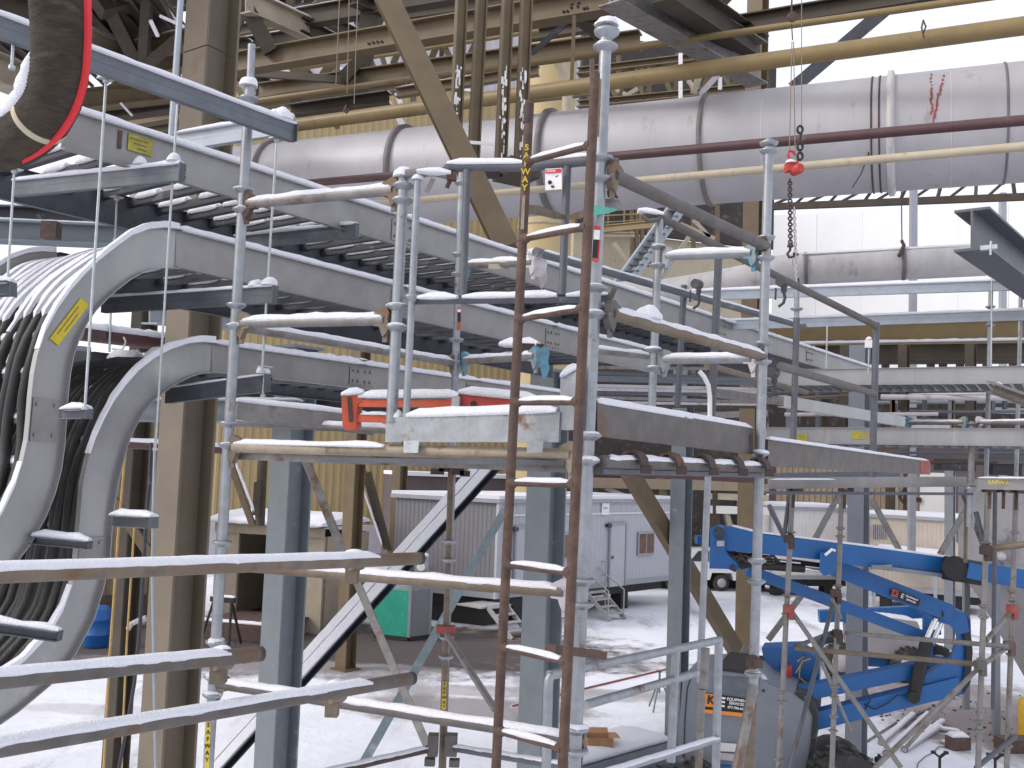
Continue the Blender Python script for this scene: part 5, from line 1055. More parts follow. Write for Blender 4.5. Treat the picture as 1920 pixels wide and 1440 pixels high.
part(sc, 'curved_bar', MB().path([P(1331, 785, 5.6), P(1331, 745, 5.6), P(1328, 722, 5.6), P(1320, 706, 5.6), P(1311, 696, 5.6)], .013, 8), 'white_plate')
# ledgers: left bay
ledger(sc, P(466, 382, YA - .02), P(738, 356, YC + .02), 'galv_dull', 'rust', 'tube_tan', snow=.022); ledger(sc, P(456, 606, YA - .02), P(722, 600, YC + .02), 'galv_dull', 'tube_tan', 'tube_tan', snow=.024)
lf = ledger(sc, P(440, 838, YA - .02), P(1070, 853, YB + .03), 'cream', 'tube_tan', 'cream', snow=0, r=.026); tsnow(lf, P(443, 836, YA - .02), P(722, 843, 4.32), .026, .010)
part(lf, 'tape', MB().tube(P(468, 839, YA - .02), P(476, 839, YA - .02), .0268, 14), 'red_rust'); part(lf, 'underside_shade', MB().box(P(600, 862, 4.4), P(1060, 868, 3.97), .02, .02), 'galv_dark')  # dark bar under the ledger stands in for the shaded plank undersides
ledger(sc, P(448, 612, YA + .05), P(850, 680, YF), 'galv_dull', None, 'tube_tan', snow=.02); ledger(sc, P(440, 792, YA + .4), P(730, 806, 4.9), 'galv_dull', snow=.022, r=.02)
part(sc, 'toe_board', MB().box(P(443, 770, YA + .1), P(700, 800, 5.1), .035, .085), 'galv_dull'); bsnow(sc, P(443, 752, YA + .1), P(700, 780, 5.1), .04, .022)
ledger(sc, P(876, 497, YF - .02), P(1000, 492, 5.6), 'galv_dull', 'blue_clamp', 'conduit', snow=.024); part(sc, 'ledger_label', MB().cub(P(935, 500, 5.85), Vec((.06, 0, 0)), Vec((0, .003, 0)), Z * .014), 'pipe_cream')
ledger(sc, P(872, 676, YF - .02), P(1004, 668, 5.6), 'galv_dull', 'blue_clamp', 'blue_clamp', snow=.022); head(sc, P(1016, 508, 5.6), Vec((1, 0, 0)), 'conduit', .15); head(sc, P(1020, 676, 5.6), Vec((1, 0, 0)), 'blue_clamp', .16)
part(sc, 'clamp', MB().cub(P(996, 655, 5.7), Vec((.07, 0, 0)), Vec((0, .03, 0)), Z * .03), 'rust_dark'); part(sc, 'clamp_snow', MB().snow(P(940, 648, 5.8), P(1010, 648, 5.7), .08, .045), 'snow'); part(sc, 'clamp_snow', MB().snow(P(990, 474, 5.6), P(1022, 488, 5.6), .06, .04), 'snow')
ledger(sc, P(405, 1058, YA), P(1058, 1110, YB + .04), 'tube_tan', None, 'conduit', snow=.02); ledger(sc, P(410, 1282, YA), P(1085, 1388, YB + .04), 'tube_grey', 'tube_tan', 'tube_tan', snow=.016)
ledger(sc, P(560, 1460, 5.2), P(805, 1404, 6.1), 'rust_dark', snow=.006, r=.022); ledger(sc, P(850, 1402, 6.1), P(1070, 1438, 4.9), 'galv_dark', snow=.006, r=.022)
# guard rails: right bay
ledger(sc, P(1150, 328, YB), P(1436, 462, YD), 'tube_grey', 'tube_tan', 'rust', snow=0, r=.0275); ledger(sc, P(1146, 588, YB), P(1430, 668, YD), 'tube_tan', 'tube_grey', 'rust', snow=.016, r=.0265)
part(sc, 'snow_peak', MB().mound(P(1215, 598, 4.2), .06, .055), 'snow')
ledger(sc, P(1238, 408, YE), P(1645, 612, 7.3), 'tube_grey', snow=0, r=.024); ledger(sc, P(1004, 472, 5.1), P(1507, 612, 7.4), 'grey_paint', snow=.006, r=.024)
ledger(sc, P(1464, 687, 5.4), P(1640, 738, 7.25), 'tube_grey', snow=0, r=.024); ledger(sc, P(1325, 684, 5.9), P(1512, 736, 7.5), 'tube_tan', snow=0, r=.018)
ledger(sc, P(1252, 480, YE - .03), P(1412, 474, YD + .03), 'galv', 'galv', 'blue_clamp', snow=.016, r=.026); ledger(sc, P(1248, 674, YE - .03), P(1412, 672, YD + .03), 'galv', 'galv', 'conduit', snow=.018, r=.026)
ledger(sc, P(1100, 655, 5.6), P(1215, 668, 5.8), 'galv_dull', snow=.02, r=.02)
for (x, y, Y) in ((1313, 534, 6.1), (1473, 530, 5.6), (1455, 700, 5.4)):
    part(sc, 'swivel_clamp', MB().lathe(P(x - 6, y - 1, Y), UD, [(.030, -.03), (.030, .03)], 12).cub(P(x - 3, y + 11, Y - .02), Vec((.012, 0, 0)), Vec((0, .015, 0)), Z * .022), 'steel_dark')
    part(sc, 'clamp_bolt', MB().path([P(x - 4, y + 14, Y - .03), P(x - 1, y + 28, Y - .03), P(x - 4, y + 38, Y - .03), P(x - 13, y + 45, Y - .03)], .009, 6).tube(P(x - 18, y + 10, Y - .03), P(x - 19, y + 32, Y - .03), .006, 5), 'steel_dark')
# deck: hooked planks and toe boards
k0_, k1_ = P(1128, 872, YB), P(1432, 882, YD)
ledger(sc, k0_ + Z * .012, k1_ + Z * .012, 'tube_grey', None, None, snow=.010, r=.027); part(sc, 'truss_chord', MB().box(P(1128, 884, YB), P(1432, 892, YD), .02, .02), 'galv_dark')
la, lb_ = P(440, 838, YA), P(848, 855, YF)
for i in range(5):
    t0, t1 = (i + .05) / 5, (i + .95) / 5; a, b = k0_.lerp(k1_, t0) - Z * .035, k0_.lerp(k1_, t1) - Z * .035; c, d = la.lerp(lb_, t0), la.lerp(lb_, t1); zz_ = a.z
    c.z = d.z = a.z; b.z = a.z
    pk = part(sc, 'plank', MB().prism([a, b, d, c], Z * .045), 'galv_dull')
    for t in (t1 - .03,):
        q = k0_.lerp(k1_, t); uu = (k1_ - k0_).normalized(); vv = Vec((uu.y, -uu.x, 0)); m = MB(); A = []; B = []
        for j in range(7):
            an = math.pi * (j / 6 * .95 + .02); A.append(q + vv * (math.cos(an) * -.058) + Z * (math.sin(an) * .066) - uu * .03); B.append(A[-1] + uu * .06)
        part(pk, 'hook', m.strip(A, B, [(q - (x + y) / 2).normalized() * .012 for x, y in zip(A, B)]).box(A[-1].lerp(B[-1], .5), A[-1].lerp(B[-1], .5) - Z * .035, .044, .012), 'rust_dark')
    part(pk, 'snow', MB().prism([v + Z * .045 for v in (a, b, d, c)], Z * .018), 'snow')
tb1 = part(sc, 'toe_board', MB().prism([P(1120, 754, YB), P(1412, 803, YD), P(1412, 852, YD), P(1120, 817, YB)], Vec((-.02, .03, 0))), 'tube_grey'); bsnow(tb1, P(1120, 754, YB) + Vec((-.01, .015, 0)), P(1410, 803, YD) + Vec((-.01, .015, 0)), .04, .026, lump=.2)
part(tb1, 'end_band', MB().box(P(1404, 815, YD - .03), P(1402, 848, YD - .03), .03, .02, Vec((0, 1, 0))), 'rust_dark')
tb2 = part(sc, 'toe_board', MB().prism([P(1440, 823, YD), P(1740, 864, 7.9), P(1740, 890, 7.9), P(1440, 874, YD)], Vec((-.02, .03, 0))), 'tube_grey'); bsnow(tb2, P(1440, 823, YD), P(1736, 864, 7.9), .05, .016, lump=.2); part(tb2, 'end_paint', MB().prism([P(1722, 862, 7.7), P(1741, 865, 7.88), P(1741, 890, 7.88), P(1722, 889, 7.7)], Vec((.01, -.012, 0))), 'red_rust'); part(tb2, 'paint_mark', MB().prism([P(1646, 852, 6.92), P(1655, 853, 7.0), P(1655, 884, 7.0), P(1646, 884, 6.92)], Vec((.008, -.01, 0))), 'rust')
# galvanized toe board in front with its upright end
tf = thing('toe_board', 'galvanized steel toe board with clip tabs and a snowy top in front of the deck', 'toe board', P(890, 810, 4.1))
part(tf, 'board', MB().prism([P(724, 783, 4.3), P(1050, 772, 3.93), P(1047, 829, 3.93), P(722, 829, 4.3)], Vec((.01, .028, 0))), 'galv')
bsnow(tf, P(766, 781, 4.27), P(1046, 772, 3.95), .05, .034, lump=.25); part(tf, 'snow', MB().mound(P(744, 783, 4.3), .026, .034), 'snow')
for x0, x1 in ((757, 786), (988, 1019)): part(tf, 'clip_tab', MB().prism([P(x0, 826, 4.26 if x0 < 900 else 3.97), P(x1, 826, 4.23 if x0 < 900 else 3.95), P(x1 - 2, 849, 4.2 if x0 < 900 else 3.92), P(x0, 849, 4.22 if x0 < 900 else 3.94)], Vec((0, -.006, 0))), 'galv')
ue = part(tf, 'end_upright', MB().prism([P(1051, 705, 3.94), P(1082, 697, 3.9), P(1079, 806, 3.9), P(1048, 806, 3.94)], Vec((.01, .03, 0))), 'galv'); part(ue, 'snow', MB().snow(P(1052, 707, 3.94), P(1085, 690, 3.92), .05, .03), 'snow')
# red frame lying on the deck
rf = thing('beam_clamp', 'orange red steel frame with rounded end plate lying snow covered on the deck', 'frame', P(800, 780, 4.55))
oy = 4.62
ep_ = [(650, 733), (668, 733), (680, 742), (678, 752), (670, 758), (668, 790), (668, 800), (660, 807), (648, 806), (642, 796), (640, 745)]
part(rf, 'end_plate', MB().prism([P(x, y, oy) for x, y in ep_], Vec((.015, .06, 0))), 'red_orange'); part(rf, 'slot', MB().box(P(655, 745, oy - .004), P(658, 790, oy - .004), .018, .006, Vec((0, 1, 0))), 'rust_dark')
part(rf, 'bar', MB().box(P(668, 756, oy + .03), P(862, 757, oy - .12), .04, .034), 'red_orange'); part(rf, 'bar', MB().box(P(666, 784, oy + .03), P(740, 786, oy - .02), .04, .034), 'red_orange')
part(rf, 'sleeve', MB().box(P(850, 756, oy - .115), P(864, 757, oy - .125), .05, .06), 'conduit')
part(rf, 'box_section', MB().prism([P(866, 738, oy - .13), P(960, 744, oy - .22), P(960, 772, oy - .22), P(866, 767, oy - .13)], Vec((.02, .07, 0))), 'red')
for x in (887, 911): part(rf, 'hole', MB().lathe(P(x, 757, oy - .16), Vec((.2, -1, 0)), [(.012, 0), (.014, .006), (.008, .006)], 12), 'rust_dark')
bsnow(rf, P(676, 745, oy + .02), P(862, 744, oy - .12), .06, .036, lump=.25); bsnow(rf, P(864, 737, oy - .11), P(1010, 751, oy - .25), .07, .036, lump=.2); bsnow(rf, P(680, 777, oy + .02), P(735, 778, oy - .02), .05, .014); part(rf, 'snow', MB().snow(P(641, 741, oy + .02), P(682, 737, oy + .02), .07, .03), 'snow')
# ================================================================= LADDER
ld = thing('ladder', 'rusty brown tube ladder standing against the scaffold with snow on its rungs', 'ladder', P(990, 1430, 3.8))
YL, YR = 3.86, 3.62
sl_ = part(ld, 'stile', MB().tube(P(993, 190, YL), P(929, 1460, YL), .0185, 14), 'rust'); part(ld, 'stile', MB().tube(P(1116, 138, YR), P(1054, 1460, YR), .0185, 14), 'rust')
part(sl_, 'sleeve', MB().tube(P(992, 196, YL), P(990, 232, YL), .0198, 12), 'rust_dark')
lx = lambda y: 993 - (y - 190) * .0504
for chx, y in zip('SAFWAY', (277, 292, 307, 322, 337, 352)):
    text(sl_, chx, P(lx(y) - 1, y, YL - .0205), Vec((1, .0, 0)), Z, .034, 'yellow', bold=.0006)
part(sl_, 'paint_patch', MB().box(P(lx(366) - 2, 366, YL - .0185), P(lx(430) - 2, 430, YL - .0185), .012, .003, Vec((0, 1, 0))), 'cream')
for yl, yr in ((303, 272), (448, 425), (598, 578), (754, 753), (905, 908), (1058, 1074), (1213, 1242), (1370, 1404)):
    xl = 993 - (yl - 190) * .0504; xr = 1116 - (yr - 138) * .0469; p, q = P(xl, yl, YL), P(xr, yr, YR)
    rg = part(ld, 'rung', MB().tube(p, q, .0135, 12), 'rust'); tsnow(rg, p.lerp(q, .1), p.lerp(q, .93), .0135, .016, lump=.35)
    for u_, v_ in ((p, q), (q, p)): part(rg, 'weld', MB().lathe(u_, (v_ - u_), [(.022, 0), (.021, .02), (.014, .034)], 10), 'rust')
part(ld, 'standoff', MB().box(P(1032, 1216, 3.7), P(1128, 1228, 3.95), .05, .03), 'rust').__setitem__('label', 'rusty flat stand-off bracket')
# ================================================================= SWING GATE
sg = thing('swing_gate', 'grey tube scaffold gate with a white warning card', 'gate', P(1000, 440, 4.2))
GL, GR = 4.25, 4.02
g1 = part(sg, 'top_tube', MB().path([P(836, 318, GL), P(846, 312, GL), P(990, 312, 4.14), P(1100, 302, 4.04), P(1132, 301, GR), P(1146, 308, GR - .01)], .021, 12), 'grey_paint')
tsnow(g1, P(840, 312, GL), P(985, 311, 4.14), .021, .022); tsnow(g1, P(1040, 306, 4.1), P(1146, 300, GR), .021, .022)
g2 = part(sg, 'bottom_tube', MB().tube(P(776, 563, GL + .05), P(1146, 558, GR), .019, 12), 'grey_paint'); tsnow(g2, P(784, 563, GL), P(858, 562, 4.2), .019, .022); tsnow(g2, P(868, 562, 4.2), P(1045, 559, 4.07), .019, .022); tsnow(g2, P(1062, 559, 4.06), P(1140, 557, GR), .019, .022)
part(sg, 'upright', MB().tube(P(876, 318, 4.22), P(868, 556, 4.22), .0165, 12), 'grey_paint'); part(sg, 'upright', MB().tube(P(1064, 312, 4.07), P(1054, 553, 4.07), .0165, 12), 'grey_paint')
part(sg, 'hinge_arm', MB().path([P(760, 326, GL + .02), P(790, 322, GL + .02), P(815, 322, GL + .02), P(848, 330, GL)], .02, 8).box(P(800, 360, GL), P(812, 335, GL), .01, .02), 'galv_dull'); part(sg, 'hinge_snow', MB().snow(P(782, 324, GL), P(846, 328, GL), .07, .03), 'snow')
part(sg, 'hinge_pin', MB().tube(P(845, 335, GL), P(838, 352, GL), .01, 6).cub(P(847, 332, GL), Vec((.02, 0, 0)), Vec((0, .02, 0)), Z * .015), 'rust')
part(sg, 'latch', MB().lathe(P(1146, 306, GR), Vec((1, 0, 0)), [(.02, 0), (.024, .01), (.02, .03)], 10).path([P(1152, 540, GR), P(1146, 555, GR), P(1140, 562, GR)], .014, 6), 'tube_grey')
wc = part(sg, 'warning_card', MB().prism([P(1022, 317, 4.06), P(1053, 315, 4.04), P(1053.5, 355, 4.04), P(1022.5, 357, 4.06)], Vec((0, -.0025, 0))), 'white_plate')
part(wc, 'red_header', MB().prism([P(1022.5, 318, 4.055), P(1052.5, 316, 4.035), P(1052.5, 323.5, 4.035), P(1022.5, 325, 4.055)], Vec((0, -.001, 0))), 'red_tape')
text(wc, 'DANGER', P(1038, 320.6, 4.042), Vec((1, -.03, .03)), Z, .014, 'white_plate', bold=.0004)
part(wc, 'print', MB().lathe(P(1031, 342, 4.046), Vec((0, -1, 0)), [(.004, 0), (.0085, .0), (.0085, .002), (.004, .002)], 12).cub(P(1036, 350, 4.045), Vec((.006, 0, 0)), Vec((0, .001, 0)), Z * .004).cub(P(1044, 330, 4.042), Vec((.006, 0, .003)), Vec((0, .001, 0)), Z * .0015), 'black')
# straps and tag plates near the tall post
solo('metal_strap', 'bent flat metal strap with orange paint between the ladder stiles', 'strap', MB().strip([P(x, y, Y) for x, y, Y in ((985, 383, 3.86), (1010, 385, 3.9), (1040, 396, 3.98), (1062, 404, 4.0), (1085, 397, 3.9), (1102, 389, 3.75))], [P(x, y, Y) for x, y, Y in ((985, 400, 3.86), (1010, 403, 3.9), (1040, 410, 3.98), (1062, 412, 4.0), (1085, 410, 3.9), (1102, 404, 3.75))], Vec((0, .004, 0))), 'tube_tan')
tg = thing('scaffold_tag', 'small green and grey tag plate fixed behind the tall post', 'tag', P(1140, 385, 4.0))
part(tg, 'green_plate', MB().prism([P(1112, 386, 3.9), P(1158, 394, 3.99), P(1140, 400, 3.93), P(1112, 404, 3.88)], Z * .004), 'green_tag'); part(tg, 'grey_plate', MB().prism([P(1114, 372, 4.0), P(1163, 374, 4.02), P(1166, 392, 4.02), P(1114, 384, 4.0)], Vec((0, .006, 0))), 'galv_dull'); part(tg, 'rust_wedge', MB().prism([P(1138, 358, 3.98), P(1152, 358, 3.98), P(1160, 371, 3.98), P(1140, 369, 3.98)], Vec((0, .01, 0))), 'rust')
# ================================================================= FOREGROUND RAILS
fr = thing('scaffold_guardrail', 'three snow covered scaffold tubes crossing the lower left foreground', 'guardrail', P(300, 1200, 3.2))
for x1, y1, Y1, x2, y2, Y2, sn, mt in ((-90, 1080, 2.52, 788, 1047, 3.95, .017, 'tube_tan'), (-90, 1283, 2.45, 487, 1226, 3.3, .013, 'tube_grey'), (-90, 1418, 2.5, 772, 1272, 3.9, .014, 'tube_grey')):
    p, q = P(x1, y1, Y1), P(x2, y2, Y2); t = part(fr, 'rail', MB().tube(p, q, TR, 18), mt); tsnow(t, p, p.lerp(q, .86), TR, sn, lump=.14); part(t, 'open_end', MB().lathe(q, q - p, [(TR, -.02), (TR + .0005, .004), (TR * .86, .005), (TR * .8, -.03), (.001, -.031)], 16), 'rust_dark')
for x, y, Y in ((665, 1052, 3.72), (415, 1236, 3.2), (628, 1300, 3.6)):
    cl = part(fr, 'coupler', MB().lathe(P(x, y, Y) - UD * .03, UD, [(.034, 0), (.036, .01), (.036, .05), (.034, .06)], 12).cub(P(x - 5, y + 26, Y), Vec((.022, 0, 0)), Vec((0, .024, 0)), Z * .03).path([P(x + 6, y + 14, Y), P(x + 4, y + 32, Y), P(x - 3, y + 42, Y)], .009, 6), 'tube_tan'); part(cl, 'snow', MB().mound(P(x, y - 12, Y), .036, .022), 'snow')
# ================================================================= SECOND SCAFFOLD (right, farther)
s2 = thing('shoring_scaffold', 'slender far scaffold with beams and braced legs at the right', 'scaffold', flat(P(1650, 1440, 10)))
def leg(xt, yt, xb, yb, Y, mat, cups, r=.024): return post(s2, xt, yt, xb, yb, Y, mat, cups, r=r, cupr=.045, snowcups=False)
leg(1487, 905, 1459, 1460, 9.2, 'galv_dull', (1000, 1018, 1120, 1155, 1300, 1318, 1425)); leg(1579, 905, 1559, 1460, 9.8, 'galv_dull', (992, 1008, 1102, 1122, 1290, 1310, 1345, 1372))
leg(1823, 790, 1818, 985, 9.0, 'galv_dull', (795, 912), .027); part(s2, 'sleeve', MB().tube(P(1821, 905, 9), P(1819, 988, 9), .034, 14).lathe(P(1821, 920, 9), Z, [(.034, 0), (.05, .01), (.05, .03), (.034, .04)], 14), 'galv')
leg(1853, 905, 1833, 1460, 8.8, 'galv_dull', (1020, 1140, 1160, 1240, 1262, 1355, 1372)); leg(1906, 905, 1887, 1460, 9.2, 'galv_dull', (1000, 1112, 1128, 1142, 1220, 1230, 1400)); leg(1812, 905, 1810, 1055, 10, 'tube_tan', (), .018)
leg(1861, 420, 1849, 895, 9.6, 'galv', (578, 612, 818), .021); leg(1915, 520, 1905, 905, 10.2, 'galv', (600, 840), .02); leg(1866, 905, 1862, 1330, 9.6, 'galv_dark', (), .02)
bm = part(s2, 'beam', MB().chan(P(1440, 906, 7.6), P(1812, 903, 8.9), .085, .05, .006, -1), 'alu_dull'); bsnow(bm, P(1450, 899, 7.5), P(1560, 899, 7.9), .06, .008); bm2 = part(s2, 'beam', MB().chan(P(1834, 908, 8.7), P(2050, 912, 8.0), .085, .05, .006, -1), 'alu'); bsnow(bm2, P(1836, 896, 8.7), P(2000, 898, 8.1), .06, .012)
part(s2, 'shaded_flange', MB().box(P(1440, 924, 7.5), P(1815, 926, 8.8), .1, .02), 'galv_dark'); part(s2, 'joist', MB().box(P(1440, 893, 8.4), P(1680, 888, 9.3), .08, .05), 'strut')  # lower flange darkened to give the beam a shaded underside
al = text(bm2, 'SAFWAY', P(1876, 905, 8.52), Vec((1, -.32, 0)), Z, .05, 'yellow', bold=.001)
for x, y, Y in ((1490, 918, 9.1), (1586, 920, 9.7), (1858, 920, 8.7), (1884, 920, 8.9), (1908, 922, 9.0)):
    part(s2, 'screw_jack_head', MB().cub(P(x, y, Y), Vec((.06, 0, 0)), Vec((0, .05, 0)), Z * .015).cub(P(x - 9, y - 6, Y), Vec((.014, 0, 0)), Vec((0, .05, 0)), Z * .035).cub(P(x + 9, y - 6, Y), Vec((.014, 0, 0)), Vec((0, .05, 0)), Z * .035).tube(P(x - 2, y, Y), P(x - 3, y + 34, Y), .015, 8), 'rust_dark')
ledger(s2, P(1704, 792, 9.6), P(1808, 792, 9.1), 'galv_dull', 'blue_clamp', 'blue_clamp', r=.024, snow=.004); ledger(s2, P(1836, 792, 9), P(2000, 790, 8.3), 'galv_dull', 'conduit', None, r=.024, snow=.004)
for a, b, w_, mt in (((1482, 915, 9.3), (1471, 1000, 9.2), .02, 'galv_dark'), ((1443, 950, 8.6), (1472, 1010, 9.2), .022, 'galv_dark'), ((1480, 1140, 9.2), (1690, 1440, 8.6), .021, 'galv_dull'), ((1566, 1115, 9.8), (1480, 1445, 9.0), .021, 'galv_dark'), ((1560, 1186, 9.8), (1492, 1212, 9.2), .02, 'galv_dark'), ((1585, 1187, 9.8), (1890, 1212, 9.0), .022, 'galv_dull'),
                     ((1490, 1215, 9.2), (1840, 1246, 8.8), .022, 'tube_tan'), ((1845, 1245, 8.8), (1896, 1208, 9.2), .022, 'galv_dull'), ((1840, 1248, 8.8), (1640, 1440, 8.2), .02, 'galv_dull'), ((1845, 1240, 8.9), (1700, 1400, 9.4), .018, 'galv_dull'), ((1900, 1142, 9.2), (1850, 1200, 8.8), .022, 'galv_dull'), ((1830, 960, 8.9), (1846, 1025, 8.8), .022, 'galv_dark'), ((1848, 1030, 8.8), (1990, 1012, 8.4), .03, 'tube_tan'),
                     ((1806, 930, 9.5), (1845, 1030, 8.9), .018, 'galv_dark'), ((1540, 1240, 12), (1595, 1370, 12), .02, 'galv_dull'), ((1830, 1440, 8.8), (1905, 1380, 9.2), .022, 'galv_dark'), ((1576, 1160, 9.75), (1560, 1120, 9.75), .02, 'galv_dull')):
    part(s2, 'brace', MB().tube(P(*a), P(*b), w_, 10), mt)
for x, y, Y, mt in ((1478, 1142, 9.15, 'red_rust'), (1898, 1142, 9.15, 'red_rust'), (1479, 1010, 9.15, 'rust_dark'), (1570, 1188, 9.75, 'rust_dark'), (1848, 1032, 8.75, 'rust_dark'), (1892, 1210, 9.1, 'tube_grey'), (1838, 1247, 8.7, 'tube_grey'), (1567, 1112, 9.75, 'rust_dark')):
    part(s2, 'coupler', MB().cub(P(x, y, Y), Vec((.04, 0, 0)), Vec((0, .035, 0)), Z * .035).cub(P(x + 5, y + 9, Y), Vec((.022, 0, 0)), Vec((0, .03, 0)), Z * .05), mt)
part(s2, 'pole', MB().tube(P(1413, 1285, 4.95), P(1380, 1450, 4.8), .024, 12), 'galv_dull'); part(s2, 'coupler', MB().lathe(P(1411, 1245, 5.05), Z, [(.026, -.02), (.034, -.01), (.032, .03), (.026, .04)], 12).cub(P(1420, 1243, 5.0), Vec((.02, 0, 0)), Vec((0, .03, 0)), Z * .02), 'rust')
pp = solo('prop_tube', 'bright shiny galvanized tube standing left of the tan column', 'tube', MB().tube(P(1328, 878, 6.4), P(1312, 1280, 6.4), .0215, 16), 'galv')
part(pp, 'sleeve', MB().tube(P(1321, 1215, 6.4), P(1317, 1290, 6.4), .033, 14).tube(P(1316, 1292, 6.4), P(1309, 1460, 6.4), .024, 12), 'galv_dull')
# ================================================================= STAIR HANDRAIL, light grey tubes bottom right
hd_ = thing('tube_handrail', 'light grey tube handrail frame sloping up to the right at the bottom', 'handrail', P(1200, 1340, 5.4))
def hy(x): return yv(x, 1025, 4.75, 2550)
def htube(x1, y1, x2, y2, r=.0225, sn=0):
    o = part(hd_, 'tube', MB().tube(P(x1, y1, hy(x1)), P(x2, y2, hy(x2)), r, 14), 'galv'); 
    if sn: tsnow(o, P(x1, y1, hy(x1)), P(x2, y2, hy(x2)), r, sn)
htube(1030, 1266, 1349, 1200); htube(1097, 1322, 1306, 1262); htube(1120, 1455, 1345, 1386, .02, .01)
part(hd_, 'post', MB().path([P(1024, 1450, 4.75), P(1028, 1290, 4.75), P(1029, 1274, 4.75), P(1034, 1266, 4.76)], .0225, 12), 'galv'); part(hd_, 'post', MB().tube(P(1348, 1198, hy(1348)), P(1342, 1450, hy(1348)), .024, 14), 'galv'); part(hd_, 'post', MB().tube(P(1267, 1216, hy(1265)), P(1258, 1428, hy(1265)), .024, 14), 'galv')
sp_ = thing('snowy_skid', 'long dark steel skid with snow on top beside the handrail foot', 'skid', PZ(1190, 1420, .2))
a, b = PZ(1060, 1446, .45), PZ(1256, 1390, .45); part(sp_, 'side_beam', MB().box(a - Z * .2, b - Z * .2, .12, .4), 'lift_grey'); sd_ = Vec((-(b - a).y, (b - a).x, 0)).normalized(); part(sp_, 'top', MB().prism([a, b, b + sd_ * 1.0, a + sd_ * 1.0], Z * .05), 'galv_dull'); part(sp_, 'snow', MB().snow(a + sd_ * .45 + Z * .05, b + sd_ * .45 + Z * .05, 1.0, .1, step=.2, lump=.2), 'snow')
for i in range(8): q = a.lerp(b, (i + .5) / 8) - sd_ * .3 - Z * .3; part(sp_, 'scrap', MB().cub(q, Vec((random.uniform(.06, .14), .03, 0)), Vec((-.03, random.uniform(.05, .1), 0)), Z * random.uniform(.05, .1)), 'galv_dark')
cb_ = thing('cardboard_box', 'open brown cardboard box on the snow at the ladder foot', 'box', PZ(1118, 1402, .5))
o_ = PZ(1121, 1404, .5); u_ = Vec((1, .12, 0)).normalized(); v_ = Vec((-.12, 1, 0)).normalized(); L1, L2, Hh = .2, .16, .2
for nm, c, e1, e2 in (('front_wall', o_ - v_ * L2, u_ * L1, v_ * .005), ('rear_wall', o_ + v_ * L2, u_ * L1, v_ * .005), ('side_wall', o_ - u_ * L1, u_ * .005, v_ * L2), ('side_wall', o_ + u_ * L1, u_ * .005, v_ * L2)): part(cb_, nm, MB().cub(c + Z * Hh / 2, e1, e2, Z * Hh / 2), 'cardboard')
part(cb_, 'bottom', MB().cub(o_ + Z * .01, u_ * L1, v_ * L2, Z * .005), 'cardboard'); part(cb_, 'flap', MB().cub(o_ + u_ * (L1 + .06) + Z * (Hh + .01), u_ * .06, v_ * L2, Z * .004), 'cardboard'); part(cb_, 'flap', MB().prism([o_ + v_ * L2 - u_ * L1 + Z * Hh, o_ + v_ * L2 + u_ * L1 + Z * Hh, o_ + v_ * (L2 + .1) + u_ * L1 + Z * (Hh + .06), o_ + v_ * (L2 + .1) - u_ * L1 + Z * (Hh + .06)], Z * .005), 'cardboard')
# pipe on stands
ps = thing('stand_pipe', 'long thin pipe with red and white coating resting on stands', 'pipe', PZ(1180, 1280, .75)); part(ps, 'pipe_body', MB().tube(PZ(960, 1324, .75), PZ(1290, 1245, .75), .03, 10), 'trailer_white'); part(ps, 'red_line', MB().tube(PZ(960, 1324, .78), PZ(1290, 1245, .78), .018, 8), 'red_rust')
for lb, px, py in (('green folding pipe stand right of the tall post', 1237, 1262), ('green pipe stand half hidden behind the handrail post', 1004, 1312)):
    c = PZ(px, py, .74); t = thing('pipe_stand', lb, 'stand', flat(c), 'green stands under the thin pipe')
    part(t, 'head', MB().box(c + Vec((-.06, 0, .06)), c, .03, .02).box(c + Vec((.06, 0, .06)), c, .03, .02), 'green_grey')
    for a_ in (0, 2.1, 4.2): part(t, 'leg', MB().tube(c - Z * .1, flat(c) + Vec((math.cos(a_) * .32, math.sin(a_) * .32, .01)), .018, 6), 'green_grey')
    part(t, 'column', MB().tube(c, c - Z * .4, .022, 8), 'green_grey')
# ================================================================= BOOM LIFT
bl = thing('boom_lift', 'blue articulated boom lift with grey engine hood on the snow at lower right', 'boom lift', PZ(1420, 1480, 0))
LY = 14.0
dv_ = Vec((.35, 1, 0)).normalized()
def plate(name, pts, Y, th, mat, par=bl): return part(par, name, MB().prism([P(x, y, Y) for x, y in pts], dv_ * th), mat)
def sect(name, x1, y1, Y1, x2, y2, Y2, h, w_, mat='lift_blue'): return part(bl, name, MB().box(P(x1, y1, Y1), P(x2, y2, Y2), w_, h), mat)
hood = [(1266, 1460), (1280, 1275), (1290, 1258), (1338, 1256), (1350, 1252), (1418, 1262), (1440, 1283), (1490, 1302), (1512, 1318), (1524, 1345), (1519, 1400), (1508, 1460)]
hd2 = plate('engine_hood', hood, 13.6, 1.3, 'lift_grey')
plate('rubber_edge', [(1490, 1301), (1512, 1306), (1527, 1325), (1533, 1345), (1528, 1405), (1515, 1460), (1506, 1460), (1519, 1400), (1524, 1345), (1512, 1318)], 13.58, 1.3, 'rubber')
part(hd2, 'top_seal', MB().prism([P(x, y, 13.58) for x, y in ((1345, 1252), (1352, 1258), (1418, 1266), (1418, 1261), (1352, 1252))], dv_ * 1.3), 'black'); part(hd2, 'snow', MB().snow(P(1338, 1253, 14.0), P(1425, 1262, 14.0), .8, .06, step=.1), 'snow')
part(hd2, 'door_seam', MB().path([P(1296, 1271, 13.59), P(1289, 1290, 13.59), P(1285, 1340, 13.59), P(1281, 1440, 13.59)], .007, 5), 'black')
